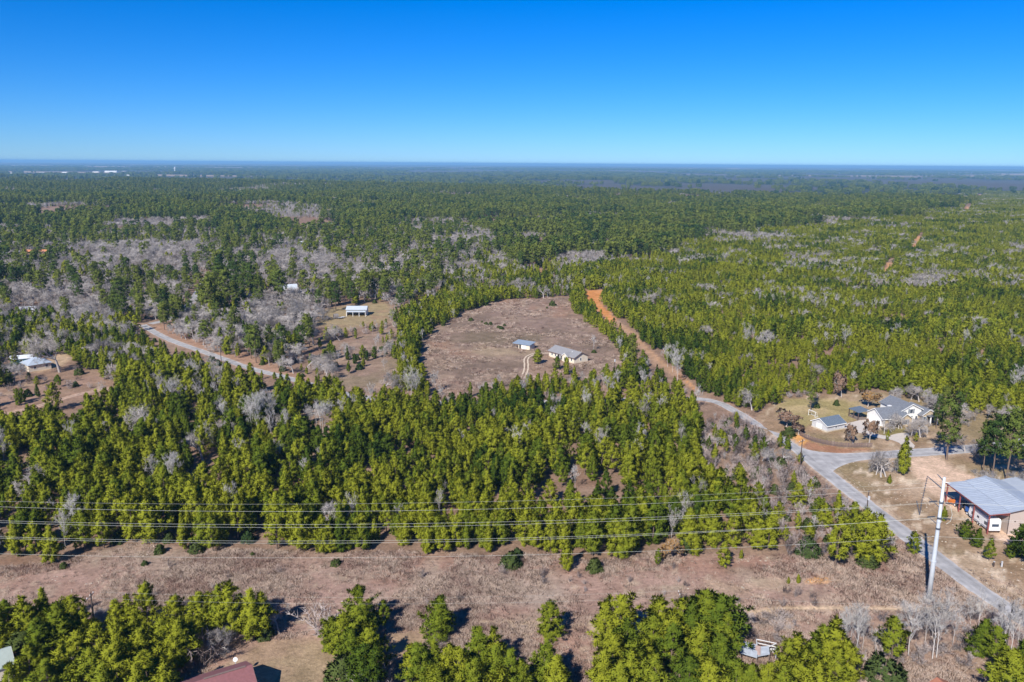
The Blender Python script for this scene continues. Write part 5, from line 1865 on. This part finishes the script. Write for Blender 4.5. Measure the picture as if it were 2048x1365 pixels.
im = empty('orange_implement', (107.4, 180.6, 0), math.radians(95))
tag(im, 'orange mower deck implement standing beside the tractor', 'implement')
MB().prism([(-0.8, -0.75, 0.2), (0.8, -0.75, 0.2), (0.8, -0.75, 0.65), (0.3, -0.75, 1.0), (-0.8, -0.75, 0.8)], (0, 1.5, 0)).build('deck', M_ORANGEP, im)
MB().tube([(0.7, -0.3, 0.7), (1.3, 0, 1.1), (0.7, 0.3, 0.7)], 0.05, 6).build('hitch_frame', M_ORANGEP, im)
MB().disc((-0.95, 0, 0.2), 'y', 0, 0.22, 0.16, 10).build('gauge_wheel', M_BLACK, im)
bc = empty('utility_cart', (108.2, 174.2, 0), math.radians(93))
tag(bc, 'bright blue box cart between the tractor and the travel trailer', 'cart')
MB().box(-1.1, 1.1, -0.75, 0.75, 0.65, 1.7).build('box', M_BLUEP, bc)
MB().box(-1.16, 1.16, -0.81, 0.81, 1.7, 1.78).build('lid', M_BLUEP, bc)
for y in (-0.86, 0.86):
    w = MB().disc((0, y, 0.42), 'y', 0, 0.42, 0.2, 16).build('wheel', M_BLACK, bc)
    MB().disc((0, y, 0.42), 'y', 0, 0.26, 0.22, 12).build('rim', M_WHITE_P, w)
MB().box(1.1, 2.1, -0.05, 0.05, 0.6, 0.7).build('tongue', M_POLE, bc)

# --- foreground roofs
A3, B3 = G(387, 1351, 3.0), G(491, 1320, 3.0)
dv = (B3 - A3)
mr_ = empty('maroon_roofed_house', (A3.x, A3.y, 0), math.atan2(dv.y, dv.x))
tag(mr_, 'house with a maroon shingle gable roof and small white dish', 'house')
gable(mr_, -3, dv.length - 0.35, -8.6, -0.5, 2.85, 1.85, 'x', M_CREAM, M_MAROON, 0.4, trim=M_BROWNR)
MB().box(0.8, dv.length - 0.9, -4.70, -4.40, 4.86, 4.96).build('ridge_vent', M_BROWNR, mr_)
window_x(mr_, dv.length - 0.35, -4.5, 0.9, 1.2, 1.3, 1)
MB().tube([(dv.length - 1.5, 0.35, 2.5), (dv.length - 1.5, 0.35, 3.35)], 0.05, 6).build('dish_mast', M_STEEL, mr_)
MB().tube([(dv.length - 1.5, 0.30, 3.35), (dv.length - 1.5, 0.22, 3.42)], [0.12, 0.36], 12).build('dish', M_WHITE_P, mr_)
g1, g2 = G(17, 1290, 3.2), G(30, 1325, 3.2)
gr = empty('green_roofed_house', (g2.x, g2.y, 0), math.atan2((g1 - g2).y, (g1 - g2).x))
tag(gr, 'house with a pale grey-green roof half hidden by pines', 'house')
gable(gr, 0.3, 5.8, 0.3, 7.5, 2.9, 1.4, 'y', M_CREAM, M_GREENR, 0.3, trim=M_TRIM)
g1, g2 = G(1866, 1366, 3.0), G(1874, 1355, 3.0)
rr_ = empty('red_roofed_shed', (g1.x + 0.3, g1.y - 4.2, 0), math.radians(12))
tag(rr_, 'small shed with a brick-red roof peeping up below the bare saplings', 'shed')
gable(rr_, 0, 3.6, 0, 4.6, 2.3, 0.9, 'y', M_CREAM, mat('brick_red_roof', (0.34, 0.14, 0.085), 0.85, 0.12), 0.25)

# --- collapsing shed among the pines
ru = empty('broken_shed', G(1508, 1322), math.radians(-14))
tag(ru, 'tumbledown shed with sagging galvanised roof sheets between two pine clumps', 'shed')
M_TIN = mat('rusty_tin', (0.42, 0.46, 0.52), 0.5, 0.18, 1.4, metal=0.2, stripes=('X', 4.0))
MB().prism([(-2.3, -0.6, 1.35), (0.4, -0.8, 1.05), (0.5, 1.7, 1.95), (-2.2, 1.9, 2.15)], (0, 0, 0.05)).build('roof_sheet', M_TIN, ru)
MB().prism([(0.5, -0.3, 1.0), (2.4, 0.1, 1.5), (2.3, 1.8, 1.9), (0.6, 1.5, 1.7)], (0, 0, 0.05)).build('roof_sheet', M_TIN, ru)
MB().prism([(0.0, 0.0, 1.28), (0.9, -0.2, 1.25), (1.0, 1.3, 1.95), (0.2, 1.4, 2.02)], (0, 0, 0.04)).build('rusty_sheet', mat('rust_sheet', (0.33, 0.24, 0.22), 0.8, 0.25), ru)
for x, y, z in ((-2.2, -0.5, 1.35), (-2.1, 1.8, 2.1), (0.4, 1.6, 1.95), (2.2, 1.7, 1.85), (0.3, -0.6, 1.05), (2.3, 0.15, 1.45), (0.4, 3.4, 1.9), (3.6, 3.0, 1.9)):
    MB().box(x - 0.07, x + 0.07, y - 0.07, y + 0.07, -0.1, z).build('post', M_WOOD, ru)
for a, b in (((0.4, 3.4, 1.9), (3.6, 3.0, 1.9)), ((0.4, 2.6, 1.75), (3.7, 2.0, 1.8)), ((0.4, 3.4, 1.9), (0.4, 1.6, 1.95)), ((3.6, 3.0, 1.9), (2.3, 1.7, 1.85))):
    MB().tube([a, b], 0.09, 5).build('rail', M_GREYW, ru)
MB().box(0.6, 3.4, 2.9, 3.0, 0.0, 0.9).build('siding_board', M_GREYW, ru)
MB().box(3.45, 3.6, 1.5, 2.6, 0.0, 1.3).build('blue_panel', M_PALER, ru)

# --- left and far houses
def hip(parent, L, W, h, rise, wallm, roofm, ov=0.5):
    MB().box(0, L, 0, W, -0.2, h).build('wall', wallm, parent)
    a, b = -ov, L + ov
    c, d = -ov, W + ov
    r = MB()
    v = [(a, c, h), (b, c, h), (b, d, h), (a, d, h), (W / 2, W / 2, h + rise), (max(L - W / 2, W / 2 + 0.1), W / 2, h + rise)]
    r.v = v
    r.f = [(0, 1, 5, 4), (1, 2, 5), (2, 3, 4, 5), (3, 0, 4), (3, 2, 1, 0)]
    r.build('roof', roofm, parent)


e, _ = frame_px('hip_roofed_house', (58, 745), (82, 741), 'house with a pale blue-grey hip roof beside the big leafless tree', 'house')
hip(e, 8.0, 8.0, 2.6, 2.2, M_CREAM, mat('pale_blue_roof', (0.36, 0.41, 0.47), 0.6, 0.06))
window_y(e, 2.2, 0, 0.9, 1.1, 1.2)
window_y(e, 6.4, 0, 0.9, 1.1, 1.2)
e, _ = frame_px('teal_shed', (22, 731), (44, 729), 'low teal-walled shed with a white roof next to the hip-roofed house', 'shed')
gable(e, 0, 7.5, 0, 4.5, 2.3, 0.9, 'x', mat('teal_wall', (0.10, 0.24, 0.30), 0.7, 0.1), mat('white_metal_roof', (0.62, 0.66, 0.68), 0.5, 0.06), 0.3)
window_y(e, 3.6, 0, 0.9, 1.0, 0.9)

FARH = [  # px base left, L, W, wall h, rise, angle, wall, roof, type, label
    ((46, 518), 17, 11, 3.2, 3.6, 8, M_CREAM, M_ORANGE, 'gable', 'house with a bright orange roof in the leafless wood'),
    ((4, 514), 13, 7, 3.0, 1.6, 0, M_TRIM, M_PALER, 'gable', 'white house with pale metal roof next to the orange-roofed one'),
    ((597, 496), 12, 9, 3.4, 2.2, -6, M_TRIM, mat('pale_grey_roof', (0.50, 0.53, 0.57), 0.6, 0.06), 'gable', 'white house with pale grey roof in a gap of the woods'),
    ((690, 494), 8, 6, 3.0, 1.8, 20, M_CREAM, mat('pale_teal_roof', (0.34, 0.48, 0.49), 0.6, 0.06), 'gable', 'small house with pale teal roof in the woods'),
    ((440, 497), 16, 10, 3.2, 3.0, 4, M_TRIM, M_BROWNR, 'gable', 'white house with a brown roof and chimney in the woods'),
    ((478, 499), 13, 8, 3.0, 2.2, -25, M_BROWNR, M_SHIN3, 'gable', 'low dark-roofed house beside the brown-roofed one'),
    ((562, 590), 10, 8, 3.2, 2.4, 24, M_GREYW, M_PALER, 'gable', 'grey house with pale metal roof hidden among leafless oaks'),
    ((588, 594), 8, 6, 2.8, 1.6, 0, M_GREYW, M_SHIN3, 'gable', 'small grey outbuilding beside the house among leafless oaks'),
    ((641, 458), 22, 12, 4.0, 3.2, -8, M_BROWNR, mat('slate_blue_roof', (0.28, 0.36, 0.45), 0.6, 0.08), 'hip', 'large house with slate-blue roof on the far sandy clearing'),
    ((612, 458), 12, 8, 3.0, 2.4, 10, M_CREAM, M_CREAM, 'gable', 'cream outbuilding on the far sandy clearing'),
    ((40, 630), 10, 5, 2.6, 1.2, 16, M_TRIM, mat('white_tin_roof', (0.60, 0.63, 0.66), 0.5, 0.06), 'gable', 'white mobile home with tin roof behind grey trees'),
    ((804, 500), 10, 6, 3, 1.4, 5, M_TRIM, M_MAROON, 'gable', 'small white house with dark red roof in the pale bare wood'),
    ((918, 490), 12, 7, 3, 1.6, 0, M_TRIM, mat('white_tin_roof', (0.6, 0.6, 0.6)), 'gable', 'white-roofed building at the edge of the old pine forest'),
]
for (px_, py_), L, W, h, rise, ang, wm, rm, tp, lab in FARH:
    g = G(px_, py_)
    e = empty('distant_house', g, math.radians(ang))
    tag(e, lab, 'house')
    if tp == 'gable':
        gable(e, 0, L, 0, W, h, rise, 'x', wm, rm, 0.5)
    else:
        hip(e, L, W, h, rise, wm, rm)
    window_y(e, L * 0.25, 0, 1.0, 1.4, 1.3)
    window_y(e, L * 0.7, 0, 1.0, 1.4, 1.3)
    if 'chimney' in lab:
        MB().box(L * 0.9, L * 0.9 + 1.2, W * 0.4, W * 0.55, h, h + rise + 1.4).build('chimney', M_TRIM, e)
    if 'orange' in lab:
        MB().box(L * 0.28, L * 0.75, -0.06, -0.004, 0.1, 2.8).build('porch_shade', M_DARK, e)  # dark slab painting porch shade onto the front wall

FARB = [(185, 345, 60), (209, 345, 110), (243, 344, 40), (124, 346, 50), (20, 348, 60), (78, 347, 40), (140, 372, 26), (175, 372, 28), (190, 373, 20), (232, 372, 18), (253, 352, 40),
        (655, 366, 60), (985, 345, 50), (1420, 347, 70), (1505, 347, 60), (1570, 346, 40), (1680, 347, 60)]
for i, (x, y, L) in enumerate(FARB):
    g = G(x, y)
    e = empty('far_building', g, math.radians((i * 37) % 14 - 7))
    tag(e, 'long pale building far out on the hazy plain', 'building', 'pale buildings on the far plain')
    hh = 6 if L < 70 else 12
    gable(e, 0, L, 0, 26 if L > 50 else 12, hh, hh * 0.25, 'x', M_TRIM, mat('far_pale_roof', (0.62, 0.62, 0.60), 0.6, 0.05), 1.0)
g = G(350, 343)
e = empty('water_tower', g)
tag(e, 'white water tower standing out on the far plain', 'water tower')
MB().tube([(0, 0, -2), (0, 0, 24)], [5, 3.5], 12).build('column', M_TRIM, e)
MB().tube([(0, 0, 24), (0, 0, 27), (0, 0, 34), (0, 0, 38)], [4, 9, 9, 3], 16).build('tank', M_TRIM, e)

# ---------------------------------------------------------------- fence, goal, posts
fe = empty('picket_fence', G(1600, 872))
tag(fe, 'weathered dark picket fence curving along the bank behind the road junction', 'fence')
FP = chaikin([G(1600, 872) - fe.location, G(1620, 882) - fe.location, G(1650, 890) - fe.location, G(1690, 896) - fe.location, G(1745, 895) - fe.location], 2)
FP = resample(FP, 106)
pk = mesh_from('picket', [(-.055, -.012, 0), (.055, -.012, 0), (.055, .012, 0), (-.055, .012, 0), (-.055, -.012, 1.4), (.055, -.012, 1.4), (.055, .012, 1.4), (-.055, .012, 1.4), (0, -.012, 1.5), (0, .012, 1.5)],
               [(0, 3, 2, 1), (0, 1, 5, 8, 4), (3, 7, 9, 6, 2), (1, 2, 6, 5), (3, 0, 4, 7), (4, 8, 9, 7), (8, 5, 6, 9)], [mat('dark_picket', (0.15, 0.105, 0.10), 0.9, 0.3, 3)])
for i in range(105):
    d = FP[i + 1] - FP[i]
    o = bpy.data.objects.new('picket', pk)
    o.location = (FP[i][0], FP[i][1], -0.05)
    o.scale = (1.15, 1, 0.96 + 0.08 * ((i * 7919) % 13) / 13)
    o.rotation_euler = (0, 0.02 * math.sin(i * 1.7), math.atan2(d[1], d[0]))
    link(o, fe)
for z in (0.4, 1.1):
    MB().tube([(q[0], q[1] + 0.05, z) for q in FP[::3]], 0.035, 4).build('rail', M_WOOD, fe)
for i in range(0, 105, 9):
    MB().box(FP[i][0] - 0.07, FP[i][0] + 0.07, FP[i][1] + 0.07, FP[i][1] + 0.2, -0.2, 1.45).build('post', M_WOOD, fe)

sg = empty('soccer_goal', G(1630, 836), math.radians(112))
tag(sg, 'small white framed soccer goal standing on the lawn behind the shed', 'goal')
w2, hg, dp = 3.0, 1.9, 1.3
MB().tube([(0, 0, 0), (0, 0, hg)], 0.07, 6).build('post', M_TRIM, sg)
MB().tube([(w2, 0, 0), (w2, 0, hg)], 0.07, 6).build('post', M_TRIM, sg)
MB().tube([(0, 0, hg), (w2, 0, hg)], 0.07, 6).build('crossbar', M_TRIM, sg)
for x in (0, w2):
    MB().tube([(x, 0, hg), (x, -0.5, hg - 0.05), (x, -dp, 0.05), (x, 0, 0.05)], 0.045, 5).build('side_frame', M_TRIM, sg)
MB().tube([(0, -dp, 0.05), (w2, -dp, 0.05)], 0.045, 5).build('back_bar', M_TRIM, sg)
nt_ = MB()
for q in range(0, 11):
    x = w2 * q / 10
    nt_.tube([(x, -0.5, hg - 0.05), (x, -dp, 0.05)], 0.012, 3, False)
for q in range(0, 6):
    f = q / 5
    nt_.tube([(0, -0.5 - (dp - 0.5) * f, (hg - 0.05) * (1 - f) + 0.05 * f), (w2, -0.5 - (dp - 0.5) * f, (hg - 0.05) * (1 - f) + 0.05 * f)], 0.012, 3, False)
nt_.build('net', M_GREYW, sg)
for (x, y, lab) in ((1987, 1134, 'short dark gate post in the grass near the road'), (2003, 1134, 'pale capped gate post in the grass near the road')):
    g = G(x, y)
    e = empty('gate_post', g)
    tag(e, lab, 'post')
    MB().box(-0.12, 0.12, -0.12, 0.12, -0.1, 1.1).build('shaft', M_POLE if 'dark' in lab else M_GREYW, e)
    MB().box(-0.16, 0.16, -0.16, 0.16, 1.1, 1.18).build('cap', M_GREYW, e)

# ---------------------------------------------------------------- steel transmission pole and conductors
PX_, PY_ = 79.1, 136.5
tp = empty('transmission_pole', (PX_, PY_, 0))
tag(tp, 'tall pale steel monopole carrying the high-voltage line beside the road', 'pole')
MB().tube([(0, 0, -0.3), (0, 0, 8), (-0.02, 0, 16), (-0.05, 0, 24.7)], [0.50, 0.42, 0.33, 0.235], 12).build('shaft', M_STEEL, tp, True)
MB().tube([(0, 0, -0.2), (0, 0, 0.35)], [0.95, 0.9], 16).build('foundation', M_CONC, tp)
for z in (8.0, 16.0):
    MB().tube([(0, 0, z - 0.12), (0, 0, z + 0.12)], [0.50 if z < 10 else 0.41] * 2, 12).build('joint_collar', M_STEEL, tp)


def arm(p0, p1, r=0.09):
    o = MB().tube([p0, p1], [r * 1.4, r * 0.8], 6).build('arm', M_INS, tp)
    return o


def string(p0, p1):
    a, b = Vector(p0), Vector(p1)
    n = 9
    m = MB()
    m.tube([a, b], 0.05, 5)
    for q in range(n):
        t = (q + 0.7) / n
        c = a + (b - a) * t
        m.tube([c, c + (b - a).normalized() * 0.07], 0.14, 8)
    m.build('insulator', M_INS, tp)


arm((0, 0.2, 23.9), (-0.9, 0.9, 24.9))
arm((0, 0.3, 22.3), (-2.4, 1.4, 24.3))
arm((0, -0.2, 23.8), (0.75, -0.7, 23.8))
string((0.2, -0.3, 21.6), (1.9, -0.6, 20.9))
ATT = [(23.6, -0.4), (22.9, 0.4), (19.9, 0.6), (19.7, -0.6), (16.8, 0.6), (16.7, -0.6), (13.0, 0.0)]
for z, yo in ((19.8, 0), (16.7, 0), (14.6, 0)):
    MB().tube([(0, 0, z - 0.18), (0, 0, z + 0.18)], [0.42, 0.42], 12).build('bracket', M_INS, tp)
string((-2.4, 1.4, 24.2), (-2.7, 1.5, 19.9))
string((-3.5, 2.0, 19.2), (-2.9, 1.5, 16.6))
string((-2.75, 1.5, 19.8), (-2.9, 1.5, 16.6))
arm((0, 0.2, 18.6), (-1.8, 1.2, 20.2), 0.06)
arm((0, 0.2, 15.2), (-1.4, 0.9, 16.4), 0.06)
for z in (19.8, 16.75):
    string((-0.5, 0.5, z), (-1.9, 0.5, z - 0.15))
    string((0.5, -0.3, z), (2.0, -0.3, z - 0.2))
MB().tube([(0.5, -0.2, 19.6), (1.5, -0.5, 19.2), (2.0, -0.5, 17.6), (1.9, -0.4, 16.2), (1.2, -0.3, 15.6)], 0.035, 5).build('jumper', M_WIRE, tp)

WPX = [[(0, 1003), (700, 1008), (1400, 990)], [(0, 1014), (700, 1023), (1400, 1003)], [(0, 1042), (700, 1049), (1400, 1031)], [(0, 1045.6), (700, 1055), (1400, 1035.4)],
       [(0, 1074), (700, 1082), (1400, 1063.7)], [(0, 1077), (700, 1086.6), (1400, 1066)], [(0, 1108), (700, 1115.7), (1400, 1098.6)]]
ORD = ['topmost', 'second', 'third', 'fourth', 'fifth', 'sixth', 'lowest']
for i, w in enumerate(WPX):
    za, yo = ATT[i]
    P = []
    for x, y in w:
        v = ray([x], [y])[:, 0]
        t = (PY_ + yo) / v[1]
        P.append((v[0] * t, HCAM + v[2] * t))
    (x0, z0), (x1, z1), (x2, z2) = P
    def zl(x):
        return z0 * (x - x1) * (x - x2) / ((x0 - x1) * (x0 - x2)) + z1 * (x - x0) * (x - x2) / ((x1 - x0) * (x1 - x2)) + z2 * (x - x0) * (x - x1) / ((x2 - x0) * (x2 - x1))
    xe = PX_ - 0.35
    zp = zl(xe)
    pts = [(x, PY_ + yo, float(zl(x))) for x in np.linspace(-170, xe, 60)]
    pts += [(float(x), PY_ + yo * (1 - (x - xe) / 80), float(zp - 0.055 * (x - xe) + 0.0006 * (x - xe) ** 2)) for x in np.linspace(xe + 0.7, xe + 80, 30)]
    o = MB().tube(pts, 0.014 if i not in (0,) else 0.009, 4).build('power_line', M_WIRE)
    tag(o, '%s conductor of the high-voltage line strung to the steel pole' % ORD[i], 'cable', 'conductors of the high-voltage line')

# ---------------------------------------------------------------- wooden utility poles and their wires
def wood_pole(x, ty, h, label, arm_=True, can=False, ang=0.0):
    v = G(x, ty, h)
    e = empty('utility_pole', (v.x, v.y, 0), ang)
    tag(e, label, 'utility pole')
    MB().tube([(0, 0, -0.3), (0, 0, h)], [0.17, 0.11], 8).build('shaft', M_POLE, e)
    if arm_:
        MB().box(-1.1, 1.1, 0.11, 0.22, h - 0.75, h - 0.6).build('crossarm', M_WOOD, e)
        for q in (-1.0, 0.0, 1.0):
            MB().tube([(q, 0.16, h - 0.6), (q, 0.16, h - 0.38)], [0.05, 0.07], 6).build('insulator', M_TRIM, e)
    if can:
        MB().tube([(0.0, -0.42, h - 2.2), (0.0, -0.42, h - 1.3)], 0.26, 10).build('transformer', M_GREYW, e)
        MB().box(-0.06, 0.06, -0.2, 0.0, h - 1.8, h - 1.6).build('bracket', M_POLE, e)
    return v


UP = {}
for key, x, ty, h, lab, ar, can, an in (
        ('a', 181, 1186, 9, 'dark utility pole with crossarm rising from the clump beside the maroon roof', True, False, 1.57),
        ('b', 1362, 1184, 9, 'dark utility pole behind the big pine clump by the strip', True, False, 1.57),
        ('c', 2027, 1203, 8.5, 'dark utility pole at the asphalt roadside among bare saplings', False, False, 0),
        ('d', 1738, 981, 8, 'utility pole with transformer at the road edge beside the grass bank', False, True, 0),
        ('e', 1605, 879, 8, 'utility pole by the road junction below the picket fence', True, False, 0.6),
        ('f', 77, 676, 11, 'utility pole with transformer behind the hip-roofed house', True, True, 0),
        ('g', 440, 690, 8.5, 'utility pole beside the curving country road', True, False, 0.8),
        ('h', 1230, 712, 9, 'pale utility pole with lamp near the ranch house pasture corner', False, True, 0),
        ('i', 112, 775, 8, 'slim dark utility pole beside the dirt track', False, False, 0)):
    v = wood_pole(x, ty, h, lab, ar, can, an)
    UP[key] = Vector((v.x, v.y, h))


def span(a, b, sag, off, label):
    pts = []
    for q in range(31):
        t = q / 30
        p = a + (b - a) * t
        pts.append((p.x + off[0], p.y + off[1], p.z + off[2] - sag * 4 * t * (1 - t)))
    tag(MB().tube(pts, 0.006, 4).build('service_wire', M_WIRE), label, 'cable')


span(UP['a'], UP['b'], 1.2, (0, 1.0, -0.40), 'thin wire between the strip utility poles, on the grass side')
span(UP['a'], UP['b'], 1.2, (0, -1.0, -0.40), 'thin wire between the strip utility poles, on the pine clump side')
span(UP['b'], UP['c'], 1.0, (0, 0, -0.30), 'thin wire from the strip utility pole to the roadside pole')
span(UP['c'], UP['d'], 0.9, (0, 0, -0.05), 'thin wire along the road from the sapling pole to the transformer pole')
span(UP['d'], UP['e'], 0.8, (0, 0, -0.05), 'thin wire along the road from the transformer pole to the junction pole')

# pale stones lying on the bank and strip
def rock(seed):
    r = np.random.default_rng(seed)
    V = unit(np.array([(x, y, z) for x in (-1, 1) for y in (-1, 1) for z in (-1, 1)] + [(0, 0, 1.3), (1.4, 0, 0), (-1.3, 0, 0), (0, 1.4, 0), (0, -1.4, 0)], float))
    V = V * r.uniform(0.75, 1.2, (len(V), 1)) * np.array([0.5, 0.4, 0.25])
    import bmesh
    bm = bmesh.new()
    for v in V:
        bm.verts.new(v)
    bmesh.ops.convex_hull(bm, input=bm.verts)
    bmesh.ops.triangulate(bm, faces=bm.faces)
    bm.verts.ensure_lookup_table()
    bm.verts.index_update()
    Vv = np.array([v.co for v in bm.verts])
    T = np.array([[v.index for v in f.verts] for f in bm.faces])
    bm.free()
    return Vv, T, unit(Vv)


M_ROCK = mat('pale_stone', (0.46, 0.39, 0.31), 0.9, 0.15, 3)
for i in range(3):
    add_form('rock', 0.5, [('stone', rock(500 + i), M_ROCK)])
RK = []
n = 9000
X = rng.uniform(-100, 125, n)
Y = rng.uniform(104, 235, n)
px, py, D = project(X, Y, np.zeros(n))
d8, d3 = fbm(X, Y, 9, 71, 3), fbm(X, Y, 3, 72, 2)
bank = inside(RIGHT_LOT, px, py) & ~inside(GRAVEL, px, py) & ~inside(LAWN, px, py) & (py > 925)
strp = (py > np.interp(px, st_arr[:, 0], st_arr[:, 1]) + 3) & ~bank & ~inside(BOTTOM_LAWN, px, py) & ~inside(GRAVEL, px, py) & (px < 1990)
ok = (bank & (d8 > 0.46)) | (strp & (d8 > 0.56) & (d3 > 0.48))
for ln, w in road_lines[:3]:
    ok &= seg_dist(ln, X, Y) > 2.4
for a, b in zip(X[ok], Y[ok]):
    RK.append((a, b, float(rng.uniform(0.05, 0.20)), 1.5))
scatter_stuff('pale_stones', 'rock', RK, ('pale stones strewn over the grass bank and cleared strip', 'stones'))

# ---------------------------------------------------------------- air between here and the horizon
hz = MB().box(-62000, 62000, -400, 69000, -60, 96).build('haze', mat('tmp_haze', (1, 1, 1)))
hz.data.materials.clear()
hm = bpy.data.materials.new('haze_air')
hm.use_nodes = True
hn = hm.node_tree
hn.nodes.clear()
ho = hn.nodes.new('ShaderNodeOutputMaterial')
pv = hn.nodes.new('ShaderNodeVolumePrincipled')
pv.inputs['Color'].default_value = (0.32, 0.66, 1.0, 1)
pv.inputs['Density'].default_value = 0.00007
pv.inputs['Anisotropy'].default_value = 0.0
hn.links.new(pv.outputs[0], ho.inputs['Volume'])
hz.data.materials.append(hm)
hz['kind'] = 'stuff'
tag(hz, 'thin blue haze in the air over the whole landscape', 'haze')
